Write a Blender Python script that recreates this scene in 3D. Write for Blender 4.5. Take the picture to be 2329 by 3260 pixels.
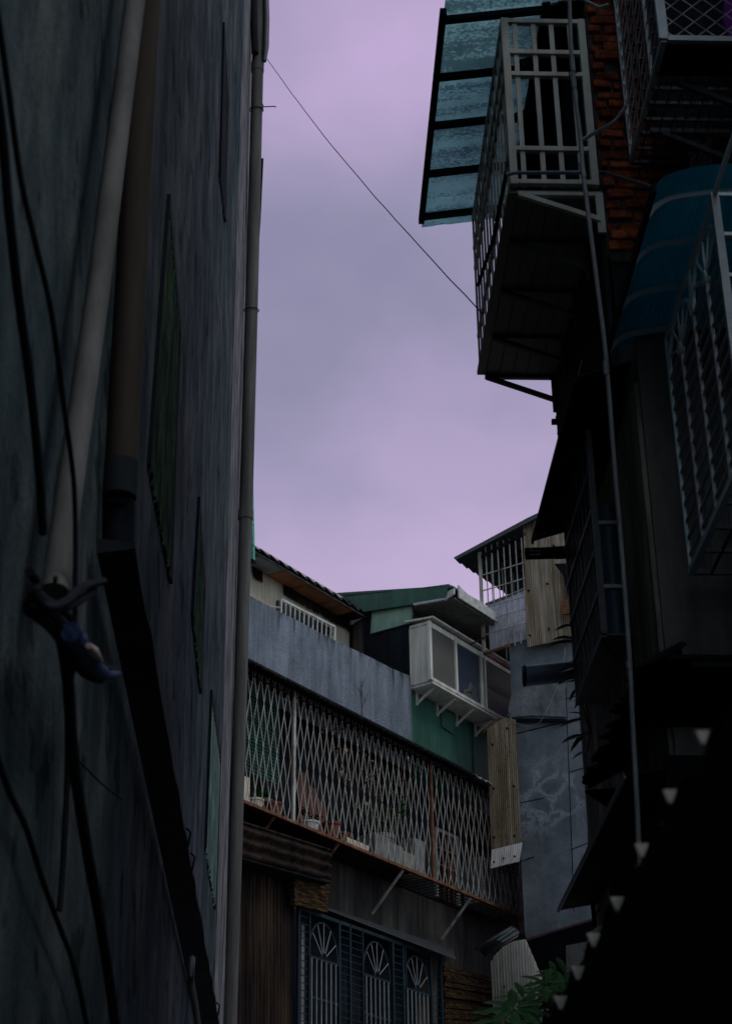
import bpy, bmesh, math, random
from mathutils import Vector as V, Matrix
random.seed(7)
for o in list(bpy.data.objects): bpy.data.objects.remove(o)
S = bpy.context.scene
COL = S.collection

# ------------------------------------------------------------------ camera
W, H, F = 2329., 3260., 5610.
PITCH, YAW, ROLL = math.radians(27.9), math.radians(2.4), math.radians(-0.67)
CAMP = V((0, 0, 1.6))
sp, cp, sy, cy = math.sin(PITCH), math.cos(PITCH), math.sin(YAW), math.cos(YAW)
FW = V((sy*cp, cy*cp, sp)); R0 = V((cy, -sy, 0)); U0 = V((-sy*sp, -cy*sp, cp))
RT = math.cos(ROLL)*R0 + math.sin(ROLL)*U0; UP = -math.sin(ROLL)*R0 + math.cos(ROLL)*U0
cd = bpy.data.cameras.new('camera'); cam = bpy.data.objects.new('camera', cd); COL.objects.link(cam)
m = Matrix((RT, UP, -FW)).transposed().to_4x4(); m.translation = CAMP; cam.matrix_world = m
cd.sensor_fit = 'VERTICAL'; cd.sensor_height = 36.0; cd.lens = F/H*36.0
cd.clip_start = 0.05; cd.clip_end = 3000
cd.dof.use_dof = True; cd.dof.focus_distance = 17.0; cd.dof.aperture_fstop = 6.0
S.camera = cam
S.render.resolution_x = 731; S.render.resolution_y = 1024

# ------------------------------------------------------------------ sky + sun
SUN_EL, SUN_AZ = math.radians(48), math.radians(127)     # azimuth clockwise from +Y
w = bpy.data.worlds.new('World'); S.world = w; w.use_nodes = True
nt = w.node_tree; nt.nodes.clear(); N = nt.nodes.new; L = nt.links.new
out = N('ShaderNodeOutputWorld'); bg = N('ShaderNodeBackground'); bg.inputs[1].default_value = 0.1
L(bg.outputs[0], out.inputs[0])
sk = N('ShaderNodeTexSky'); sk.sky_type = 'NISHITA'; sk.sun_disc = False
sk.sun_elevation = SUN_EL; sk.sun_rotation = SUN_AZ
tc = N('ShaderNodeTexCoord'); mp = N('ShaderNodeMapping'); mp.inputs['Location'].default_value = (0.35, 0.1, 0.52)
mp.inputs['Scale'].default_value = (1.5, 1.5, 2.2)
L(tc.outputs['Generated'], mp.inputs[0])
nz = N('ShaderNodeTexNoise'); nz.inputs['Scale'].default_value = 2.1; nz.inputs['Detail'].default_value = 5; nz.inputs['Roughness'].default_value = .48
L(mp.outputs[0], nz.inputs[0])
cr = N('ShaderNodeValToRGB'); e = cr.color_ramp.elements
e[0].position = .41; e[0].color = (.215, .22, .34, 1); e[1].position = .59; e[1].color = (.60, .455, .71, 1)
x = e.new(.5); x.color = (.37, .325, .485, 1)
L(nz.outputs[0], cr.inputs[0])
# smooth lilac glow near the roofs, bluer patch in the middle, lilac again overhead
sx = N('ShaderNodeSeparateXYZ'); L(tc.outputs['Generated'], sx.inputs[0])
gr = N('ShaderNodeValToRGB'); g = gr.color_ramp.elements
g[0].position = .40; g[0].color = (.74, .57, .84, 1); g[1].position = .74; g[1].color = (.50, .38, .62, 1)
for p_, c_ in ((.44, (.62, .475, .73, 1)), (.475, (.36, .32, .49, 1)), (.54, (.225, .228, .345, 1)), (.61, (.27, .255, .395, 1)), (.66, (.46, .36, .59, 1))):
    k = g.new(p_); k.color = c_
L(sx.outputs[2], gr.inputs[0])
mx = N('ShaderNodeMix'); mx.data_type = 'RGBA'; mx.inputs[0].default_value = .60
L(cr.outputs[0], mx.inputs[6]); L(gr.outputs[0], mx.inputs[7])
vm = N('ShaderNodeVectorMath'); vm.operation = 'SCALE'; vm.inputs['Scale'].default_value = 10.5
L(mx.outputs[2], vm.inputs[0])
m2 = N('ShaderNodeMix'); m2.data_type = 'RGBA'; m2.inputs[0].default_value = .94
L(sk.outputs[0], m2.inputs[6]); L(vm.outputs[0], m2.inputs[7])
# the cloud deck is thinner, brighter and neutral grey overhead and behind the alley
zr_ = N('ShaderNodeMapRange'); zr_.inputs[1].default_value = .735; zr_.inputs[2].default_value = .93; L(sx.outputs[2], zr_.inputs[0])
yr_ = N('ShaderNodeMapRange'); yr_.inputs[1].default_value = .30; yr_.inputs[2].default_value = -.25; L(sx.outputs[1], yr_.inputs[0])
mxx = N('ShaderNodeMath'); mxx.operation = 'MAXIMUM'; L(zr_.outputs[0], mxx.inputs[0]); L(yr_.outputs[0], mxx.inputs[1])
m3 = N('ShaderNodeMix'); m3.data_type = 'RGBA'; L(mxx.outputs[0], m3.inputs[0]); L(m2.outputs[2], m3.inputs[6]); m3.inputs[7].default_value = (7.6, 9.3, 10.8, 1)
L(m3.outputs[2], bg.inputs[0])
sd = bpy.data.lights.new('sun', 'SUN'); sd.energy = 0.55; sd.angle = math.radians(14); sd.color = (1, .93, .84)
so = bpy.data.objects.new('sun', sd); COL.objects.link(so)
sdir = V((math.sin(SUN_AZ)*math.cos(SUN_EL), math.cos(SUN_AZ)*math.cos(SUN_EL), math.sin(SUN_EL)))
so.rotation_euler = sdir.to_track_quat('Z', 'Y').to_euler()
vs = S.view_settings; vs.view_transform = 'Standard'; vs.look = 'None'; vs.exposure = 0; vs.gamma = 1
S.render.engine = 'CYCLES'

# ------------------------------------------------------------------ picture-to-plane helpers
def ray(px, py): return FW + RT*((px-W/2)/F) - UP*((py-H/2)/F)
def hit(px, py, n, p):
    d = ray(px, py); return CAMP + d*(n.dot(p-CAMP)/n.dot(d))
def AX(px, py, x): return hit(px, py, V((1, 0, 0)), V((x, 0, 0)))
def AY(px, py, y): return hit(px, py, V((0, 1, 0)), V((0, y, 0)))
def AZ(px, py, z): return hit(px, py, V((0, 0, 1)), V((0, 0, z)))
s_, c_ = math.sin(.649), math.cos(.649)
FD, FN, ZZ = V((s_, c_, 0)), V((c_, -s_, 0)), V((0, 0, 1))     # facade run, facade outward normal
F0 = V((-0.649, 20.0, 0))
def FP(u, o, z): return F0 + FD*u + FN*o + ZZ*z
def FU(px, py, o): return hit(px, py, FN, F0 + FN*o)
def FS(px, py, u): return hit(px, py, FD, F0 + FD*u)
def uoz(p): q = p-F0; return q.dot(FD), q.dot(FN), p.z

# ------------------------------------------------------------------ materials
def nodes(name):
    m = bpy.data.materials.new(name); m.use_nodes = True; t = m.node_tree
    return m, t, t.nodes['Principled BSDF']
def pos_noise(t, scale, detail=6, rough=.6, map_scale=(1, 1, 1)):
    ge = t.nodes.new('ShaderNodeNewGeometry'); mp = t.nodes.new('ShaderNodeMapping'); mp.inputs['Scale'].default_value = map_scale
    t.links.new(ge.outputs['Position'], mp.inputs[0])
    n = t.nodes.new('ShaderNodeTexNoise'); n.inputs['Scale'].default_value = scale
    n.inputs['Detail'].default_value = detail; n.inputs['Roughness'].default_value = rough
    t.links.new(mp.outputs[0], n.inputs[0]); return n
def ramp(t, src, stops):
    r = t.nodes.new('ShaderNodeValToRGB'); el = r.color_ramp.elements
    el[0].position, el[0].color = stops[0][0], (*stops[0][1], 1)
    el[1].position, el[1].color = stops[-1][0], (*stops[-1][1], 1)
    for p, c in stops[1:-1]: k = el.new(p); k.color = (*c, 1)
    t.links.new(src, r.inputs[0]); return r
def mulc(t, a, b, fac=1.0, mode='MULTIPLY'):
    m = t.nodes.new('ShaderNodeMix'); m.data_type = 'RGBA'; m.blend_type = mode; m.inputs[0].default_value = fac
    t.links.new(a, m.inputs[6]); t.links.new(b, m.inputs[7]); return m.outputs[2]
def surf(name, cols, scale=3, ms=(1, 1, 1), rough=.85, bump=.3, bscale=40, metal=0, streak=None, spec=.3, speck=None, mort=None):
    """cols: dark..light base colours mixed by noise; streak: (colour, strength, mapscale) long runs down the surface"""
    m, t, b = nodes(name)
    n = pos_noise(t, scale, 8, .65, ms)
    k = len(cols); c = ramp(t, n.outputs[0], [(.3+.4*i/(k-1), cols[i]) for i in range(k)]).outputs[0]
    if streak:
        sc, fac, sms = streak
        n2 = pos_noise(t, 1.0, 7, .7, sms)
        r2 = ramp(t, n2.outputs[0], [(.42, sc), (.58, (1, 1, 1))]); c = mulc(t, c, r2.outputs[0], fac)
    if speck:
        n3 = pos_noise(t, speck[1], 3, .5); r3 = ramp(t, n3.outputs[0], [(speck[2], (1, 1, 1)), (speck[2]+.04, speck[0])]); c = mulc(t, c, r3.outputs[0], 1)
    t.links.new(c, b.inputs['Base Color'])
    b.inputs['Roughness'].default_value = rough; b.inputs['Metallic'].default_value = metal
    b.inputs['Specular IOR Level'].default_value = spec
    if bump:
        nb = pos_noise(t, bscale, 6, .6); bp = t.nodes.new('ShaderNodeBump'); bp.inputs['Strength'].default_value = bump; bp.inputs['Distance'].default_value = .02
        t.links.new(nb.outputs[0], bp.inputs['Height']); t.links.new(bp.outputs[0], b.inputs['Normal'])
    return m
M = {}
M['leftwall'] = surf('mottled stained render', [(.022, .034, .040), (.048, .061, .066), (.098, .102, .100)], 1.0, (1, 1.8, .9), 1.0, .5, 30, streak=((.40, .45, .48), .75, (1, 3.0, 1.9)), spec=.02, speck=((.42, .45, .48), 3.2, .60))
M['leftedge'] = surf('pale edge render', [(.08, .085, .09), (.14, .14, .142), (.22, .215, .21)], 2, (1, 3, 1.2), .95, .3, 30, streak=((.3, .3, .33), .9, (1, 5, 1.6)), spec=.05)
M['pvc'] = surf('grey pvc', [(.075, .071, .068), (.105, .10, .094)], 2, (3, 3, .4), .75, .05, spec=.08, streak=((.6, .55, .5), .5, (6, 6, .8)))
M['pvcfar'] = surf('dull grey pvc', [(.060, .058, .057), (.10, .095, .09)], 2, (4, 4, .4), .75, .05, streak=((.55, .5, .48), .7, (12, 12, .7)), spec=.1)
M['brownduct'] = surf('brown painted duct', [(.026, .019, .016), (.045, .034, .028)], 3, (4, 4, .4), .8, .05, spec=.08)
M['black'] = surf('black rubber', [(.005, .006, .009), (.012, .013, .016)], 5, rough=.95, bump=.1, spec=.06)
M['darkmetal'] = surf('dark sheet metal', [(.006, .008, .011), (.018, .020, .025)], 4, rough=.85, bump=.1, streak=((.5, .45, .4), .5, (5, 5, 1)), spec=.08)
M['blackwall'] = surf('black wall and shade', [(.006, .008, .012), (.022, .026, .03)], 2, (1, 1, .5), .95, .4, 25, streak=((.4, .4, .45), .7, (6, 6, .4)), spec=.06)  # for black walls, and for shade coloured in behind lattice and below cage
M['bface'] = surf('dark brown grey render', [(.075, .08, .082), (.15, .145, .135), (.20, .185, .165)], 1.6, (1, 1, .8), .95, .5, 20, spec=.05, streak=((.5, .5, .52), .7, (5, 5, .7)))
M['bside'] = surf('brown stained render with lit tone', [(.10, .10, .11), (.26, .23, .19), (.46, .38, .30)], 2.2, (1, 1.5, .45), .9, .5, 18, streak=((.35, .35, .37), .8, (3, 9, .6)), spec=.1)  # paler than the front wall; brighter light on the alley side is coloured in
M['parapet'] = surf('blue grey stucco', [(.125, .142, .172), (.18, .202, .24), (.235, .258, .30)], 3.2, (1, 1, .5), .95, 1.0, 30, streak=((.55, .55, .58), .6, (8, 8, .45)), spec=.08)
M['beige'] = surf('stained beige render', [(.33, .285, .23), (.48, .42, .34), (.56, .50, .41)], 2.5, (1, 1, .5), .95, .2, streak=((.5, .42, .36), .5, (6, 6, .5)), spec=.1)
M['green'] = surf('green painted sheet', [(.018, .075, .056), (.028, .105, .075), (.04, .13, .095)], 1.4, (1, 1, .6), .6, .5, 2.4, spec=.3, streak=((.5, .45, .4), .5, (8, 8, .6)))
M['palegreen'] = surf('faded green sheet', [(.13, .24, .18), (.24, .38, .30), (.3, .45, .36)], 3, (1, 1, .5), .5, .15, 6, streak=((.5, .45, .4), .5, (8, 8, .8)))
M['brightgreen'] = surf('mint green sheet', [(.05, .25, .17), (.08, .36, .25)], 3, rough=.5, bump=.1, speck=((.3, .3, .3), 14, .62))
M['greenold'] = surf('old green corrugated', [(.008, .020, .015), (.020, .042, .028), (.05, .06, .028)], 3, (1, 3, .6), .9, .3, 20, streak=((.2, .2, .2), .9, (1, 16, 2.5)), spec=.03)
M['bluegreen'] = surf('pale blue green sheet', [(.05, .09, .085), (.085, .13, .11), (.12, .155, .115)], 3, (1, 3, .6), .9, .3, 20, streak=((.25, .3, .45), .8, (1, 16, 2.5)), spec=.05)
M['white'] = surf('white aluminium', [(.50, .47, .42), (.68, .65, .60), (.74, .71, .67)], 2.5, (1, 1, .5), .45, .05, spec=.5, streak=((.62, .55, .45), .5, (9, 9, .6)))
M['cagewhite'] = surf('cream painted steel', [(.27, .255, .23), (.40, .385, .35)], 5, rough=.5, bump=.05, streak=((.6, .5, .4), .5, (9, 9, 1)))
M['lattice'] = surf('lattice paint', [(.15, .075, .045), (.33, .30, .27), (.44, .42, .40)], 7, (1, 1, .8), .6, .1, 60, spec=.2)
M['rust'] = surf('rusted steel', [(.06, .024, .016), (.15, .062, .036), (.25, .135, .09)], 9, rough=.9, bump=.4, bscale=70, spec=.08)
M['rustdark'] = surf('dark rusty corrugated', [(.008, .007, .008), (.026, .018, .014), (.06, .036, .022)], 1.6, (1, 1, .3), .9, .2, streak=((.25, .25, .3), .9, (12, 12, .5)), spec=.08)
M['woodrust'] = surf('rotten timber boards', [(.006, .005, .004), (.03, .018, .010), (.14, .075, .032)], 3, (3, 3, 16), .95, .6, 30, spec=.05)
M['brownwall'] = surf('brown grey render', [(.028, .027, .028), (.058, .052, .048), (.095, .08, .07)], 1.6, (1, 1, .5), .95, .3, streak=((.35, .33, .33), .85, (5, 5, .35)), spec=.08)
M['corrbeige'] = surf('weathered fibre cement', [(.17, .135, .105), (.33, .275, .215), (.48, .42, .35)], 3, (4, 4, .35), .95, .3, 60, streak=((.5, .38, .26), .85, (20, 20, .5)), spec=.05)
M['corrtan'] = surf('tan fibre cement', [(.19, .14, .095), (.31, .245, .175), (.42, .365, .295)], 4, (5, 5, .35), .95, .3, 60, streak=((.5, .4, .31), .8, (22, 22, .5)), spec=.05, speck=((.6, .6, .6), 30, .6))
M['corrwhite'] = surf('white corrugated', [(.5, .46, .45), (.66, .6, .6)], 4, rough=.7, bump=.1, streak=((.6, .55, .5), .4, (12, 12, 1)))
M['corrgrey'] = surf('pale grey corrugated', [(.26, .25, .23), (.38, .36, .33)], 3, rough=.7, bump=.1, streak=((.6, .48, .40), .6, (14, 14, .4)), spec=.1)
M['rooftile'] = surf('charcoal corrugated roof', [(.022, .024, .028), (.05, .053, .058)], 5, rough=.85, bump=.2, spec=.1)
M['soffit'] = surf('orange plywood soffit', [(.20, .085, .04), (.38, .16, .075), (.46, .22, .11)], 2.5, (1, 1, 1), .85, .2, spec=.1)
M['whiterust'] = surf('peeling white trim', [(.22, .19, .16), (.50, .48, .45), (.58, .56, .53)], 9, rough=.7, bump=.4, bscale=30)
M['gutter'] = surf('gutter grey', [(.2, .21, .22), (.3, .31, .32)], 5, rough=.5, bump=.05)
M['bluedark'] = surf('blue painted steel', [(.50, .63, .66), (.62, .72, .74)], 5, rough=.4, bump=.05, spec=.5)
M['bluemetal'] = surf('grey blue pipe', [(.06, .085, .13), (.10, .135, .19)], 4, rough=.5, bump=.1)
M['steel'] = surf('galvanised steel', [(.22, .23, .245), (.38, .38, .40)], 8, rough=.42, bump=.05, metal=.2, spec=.5)
M['steelmid'] = surf('weathered grey conduit', [(.11, .115, .125), (.20, .205, .215)], 8, (1, 1, .6), .5, .05, spec=.3, streak=((.5, .5, .5), .6, (20, 20, 1)))
M['steeldark'] = surf('dark steel', [(.03, .033, .038), (.06, .062, .07)], 8, rough=.5, bump=.05, metal=.3)
M['tealdark'] = surf('dark teal paint', [(.006, .013, .020), (.014, .028, .038)], 5, rough=.6, bump=.05, spec=.2)
M['floorbrown'] = surf('brown ply floor', [(.13, .12, .11), (.20, .18, .16)], 1.5, rough=.95, bump=.05, spec=.05)
M['leaf'] = surf('leaf', [(.008, .042, .006), (.025, .10, .015)], 6, rough=.6, bump=.1, spec=.25)
M['leafdark'] = surf('dark leaf', [(.006, .014, .008), (.018, .030, .012)], 6, rough=.5, bump=.1)
M['leafred'] = surf('dried red leaf', [(.06, .018, .014), (.15, .055, .04)], 10, rough=.8, bump=.1)
M['leafpale'] = surf('dried pale leaf', [(.22, .16, .14), (.38, .30, .27)], 10, rough=.8, bump=.1)
M['twig'] = surf('twig', [(.05, .035, .03), (.10, .075, .06)], 10, rough=.9, bump=.1)
M['terracotta'] = surf('terracotta', [(.10, .030, .022), (.17, .055, .038)], 6, rough=.85, bump=.1, spec=.08)
M['pink'] = surf('faded pink board', [(.09, .042, .035), (.14, .068, .056)], 3, rough=.85, bump=.1, spec=.08)
M['cream'] = surf('cream plastic', [(.5, .42, .32), (.62, .53, .42)], 4, rough=.6, bump=.05)
M['greyplastic'] = surf('pale grey plastic', [(.15, .15, .15), (.25, .25, .245)], 4, rough=.7, bump=.05, spec=.15, streak=((.6, .58, .55), .6, (9, 9, 2)))
M['ground'] = surf('alley concrete', [(.16, .16, .16), (.32, .31, .30)], 2, rough=.9, bump=.3)
M['mortar'] = surf('crumbling mortar', [(.015, .014, .016), (.05, .045, .045)], 8, rough=.95, bump=.8, bscale=25)
M['brick'] = surf('old red brick', [(.05, .024, .018), (.22, .055, .028), (.40, .10, .042)], 7, rough=.95, bump=.9, bscale=30, spec=.05, streak=((.35, .3, .3), .8, (9, 9, 9)))
M['maroon'] = surf('maroon trim', [(.06, .025, .035), (.10, .04, .06)], 5, rough=.6, bump=.05)
M['purple'] = surf('purple cloth', [(.10, .01, .16), (.16, .02, .24)], 5, rough=.9, bump=.1)
M['blueplastic'] = surf('blue plastic', [(.006, .014, .045), (.016, .032, .09)], 9, rough=.6, bump=.9, bscale=25, spec=.15)
M['net'] = surf('green net', [(.02, .12, .09), (.03, .17, .12)], 6, rough=.8, bump=.1)
M['bluepvc'] = surf('teal blue pipe', [(.02, .05, .075), (.03, .075, .11)], 4, rough=.5, bump=.05)
M['tab'] = surf('cream tab', [(.22, .195, .17), (.30, .265, .235)], 10, rough=.8, bump=.1)
M['panebeige'] = surf('blinded pane', [(.085, .08, .075), (.125, .118, .105)], 1.5, (1, 1, .6), .6, .02, spec=.2)
M['plasterpatch'] = surf('rough patched plaster', [(.10, .11, .125), (.19, .20, .215), (.25, .26, .27)], 3.2, (1, 1, .8), .95, 1.0, 9, streak=((.55, .55, .57), .6, (4, 4, .6)))
# tower stucco with crack repair network + run stains
def tower_mat():
    m, t, b = nodes('grey stucco with crack repairs')
    n = pos_noise(t, 1.3, 8, .6); c = ramp(t, n.outputs[0], [(.34, (.095, .108, .13)), (.5, (.15, .165, .19)), (.64, (.23, .245, .275))]).outputs[0]
    n2 = pos_noise(t, 1, 7, .7, (6, 6, .5)); c = mulc(t, c, ramp(t, n2.outputs[0], [(.4, (.7, .7, .68)), (.6, (1, 1, 1))]).outputs[0], .6)
    nd = pos_noise(t, 4, 4, .6)
    ge = t.nodes.new('ShaderNodeNewGeometry'); ad = t.nodes.new('ShaderNodeMix'); ad.data_type = 'VECTOR'; ad.inputs[0].default_value = .24
    t.links.new(ge.outputs['Position'], ad.inputs[4]); t.links.new(nd.outputs['Color'], ad.inputs[5])
    vo = t.nodes.new('ShaderNodeTexVoronoi'); vo.feature = 'DISTANCE_TO_EDGE'; vo.inputs['Scale'].default_value = 3.7
    t.links.new(ad.outputs[1], vo.inputs['Vector'])
    rim = ramp(t, vo.outputs['Distance'], [(0.0, (.1, .1, .1)), (.012, (.2, .2, .2)), (.02, (.9, .9, .9)), (.035, (.7, .7, .7)), (.10, (.12, .12, .12)), (.25, (0, 0, 0))]).outputs[0]
    # only in a band of heights
    sp_ = t.nodes.new('ShaderNodeSeparateXYZ'); t.links.new(ge.outputs['Position'], sp_.inputs[0])
    band = t.nodes.new('ShaderNodeMapRange'); band.inputs[1].default_value = 10.1; band.inputs[2].default_value = 9.7
    t.links.new(sp_.outputs[2], band.inputs[0])
    band2 = t.nodes.new('ShaderNodeMapRange'); band2.inputs[1].default_value = 8.75; band2.inputs[2].default_value = 9.05
    t.links.new(sp_.outputs[2], band2.inputs[0])
    np_ = pos_noise(t, 1.6, 3, .5); pr = ramp(t, np_.outputs[0], [(.40, (0, 0, 0)), (.52, (1, 1, 1))])
    mm = t.nodes.new('ShaderNodeMath'); mm.operation = 'MULTIPLY'; t.links.new(band.outputs[0], mm.inputs[0]); t.links.new(band2.outputs[0], mm.inputs[1])
    m3 = t.nodes.new('ShaderNodeMath'); m3.operation = 'MULTIPLY'; t.links.new(mm.outputs[0], m3.inputs[0]); t.links.new(pr.outputs[0], m3.inputs[1])
    m4 = t.nodes.new('ShaderNodeMath'); m4.operation = 'MULTIPLY'; t.links.new(m3.outputs[0], m4.inputs[0]); t.links.new(rim, m4.inputs[1])
    mx = t.nodes.new('ShaderNodeMix'); mx.data_type = 'RGBA'; t.links.new(m4.outputs[0], mx.inputs[0]); t.links.new(c, mx.inputs[6]); mx.inputs[7].default_value = (.36, .37, .41, 1)
    t.links.new(mx.outputs[2], b.inputs['Base Color']); b.inputs['Roughness'].default_value = .9
    nb = pos_noise(t, 14, 7, .65); bp = t.nodes.new('ShaderNodeBump'); bp.inputs['Strength'].default_value = .5; bp.inputs['Distance'].default_value = .02
    t.links.new(nb.outputs[0], bp.inputs['Height']); t.links.new(bp.outputs[0], b.inputs['Normal'])
    return m
M['tower'] = tower_mat()
def coping_stains(m):
    t = m.node_tree; b = t.nodes['Principled BSDF']; src = b.inputs['Base Color'].links[0].from_socket
    n = pos_noise(t, 1, 5, .7, (9, 9, .5)); ge = t.nodes.new('ShaderNodeNewGeometry'); sp = t.nodes.new('ShaderNodeSeparateXYZ'); t.links.new(ge.outputs['Position'], sp.inputs[0])
    mr = t.nodes.new('ShaderNodeMapRange'); mr.inputs[1].default_value = 10.55; mr.inputs[2].default_value = 11.06; mr.inputs[3].default_value = -.12; mr.inputs[4].default_value = .12
    t.links.new(sp.outputs[2], mr.inputs[0]); ad = t.nodes.new('ShaderNodeMath'); t.links.new(n.outputs[0], ad.inputs[0]); t.links.new(mr.outputs[0], ad.inputs[1])
    r1 = ramp(t, ad.outputs[0], [(.58, (1, 1, 1)), (.66, (.28, .28, .27))]); c = mulc(t, src, r1.outputs[0], .9)
    n2 = pos_noise(t, 5, 9, .75, (1, 1, 1.6)); r2 = ramp(t, n2.outputs[0], [(.485, (1, 1, 1)), (.5, (.62, .62, .64)), (.515, (1, 1, 1))]); c = mulc(t, c, r2.outputs[0], .8)
    t.links.new(c, b.inputs['Base Color'])
coping_stains(M['parapet'])
def sheet_glass(name, col, band=None, trans=.75, mult=1.0):
    m, t, b = nodes(name)
    o = [n for n in t.nodes if n.type == 'OUTPUT_MATERIAL'][0]
    n = pos_noise(t, 5, 6, .6); c = ramp(t, n.outputs[0], [(.3, tuple(v*.8 for v in col)), (.7, col)]).outputs[0]
    if band:
        # crumbs of dirt lying in rows on the sheet
        ge = t.nodes.new('ShaderNodeNewGeometry'); mp = t.nodes.new('ShaderNodeMapping'); mp.inputs['Scale'].default_value = (.5, 11, .5)
        t.links.new(ge.outputs['Position'], mp.inputs[0])
        n1 = t.nodes.new('ShaderNodeTexNoise'); n1.inputs['Scale'].default_value = 1; n1.inputs['Detail'].default_value = 1; t.links.new(mp.outputs[0], n1.inputs[0])
        n2 = pos_noise(t, 42, 3, .6, (1, 1.7, 1))
        ad = t.nodes.new('ShaderNodeMath'); ad.operation = 'MULTIPLY_ADD'; ad.inputs[1].default_value = .9
        t.links.new(n1.outputs[0], ad.inputs[0]); t.links.new(n2.outputs[0], ad.inputs[2])
        c = mulc(t, c, ramp(t, ad.outputs[0], [(band, (1, 1, 1)), (band+.02, (.58, .61, .63))]).outputs[0], 1)
    tr = t.nodes.new('ShaderNodeBsdfTranslucent'); mix = t.nodes.new('ShaderNodeMixShader'); mix.inputs[0].default_value = trans
    t.links.new(c, tr.inputs[0]); t.links.new(c, b.inputs['Base Color']); b.inputs['Roughness'].default_value = .4
    t.links.new(b.outputs[0], mix.inputs[1]); t.links.new(tr.outputs[0], mix.inputs[2]); t.links.new(mix.outputs[0], o.inputs[0])
    return m
M['awnglass'] = sheet_glass('bumpy aqua awning sheet', (.60, .80, .84), .985, .85)
M['bluesheet'] = sheet_glass('deep blue polycarbonate', (.055, .29, .37), None, .85)
M['plastic'] = sheet_glass('creased clear plastic', (.86, .87, .93), None, .7)
def glass_dark(name, col=(.02, .03, .045), rough=.08, bump=.35, bs=60):
    m, t, b = nodes(name); b.inputs['Base Color'].default_value = (*col, 1); b.inputs['Roughness'].default_value = rough; b.inputs['Specular IOR Level'].default_value = .7
    n = pos_noise(t, bs, 2, .5); bp = t.nodes.new('ShaderNodeBump'); bp.inputs['Strength'].default_value = bump; bp.inputs['Distance'].default_value = .01
    t.links.new(n.outputs[0], bp.inputs['Height']); t.links.new(bp.outputs[0], b.inputs['Normal']); return m
M['glass'] = glass_dark('dimpled dark glass', (.035, .05, .075), .2)
M['glassplain'] = glass_dark('dark window glass', (.006, .009, .013), .35, .05, 4)

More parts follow.
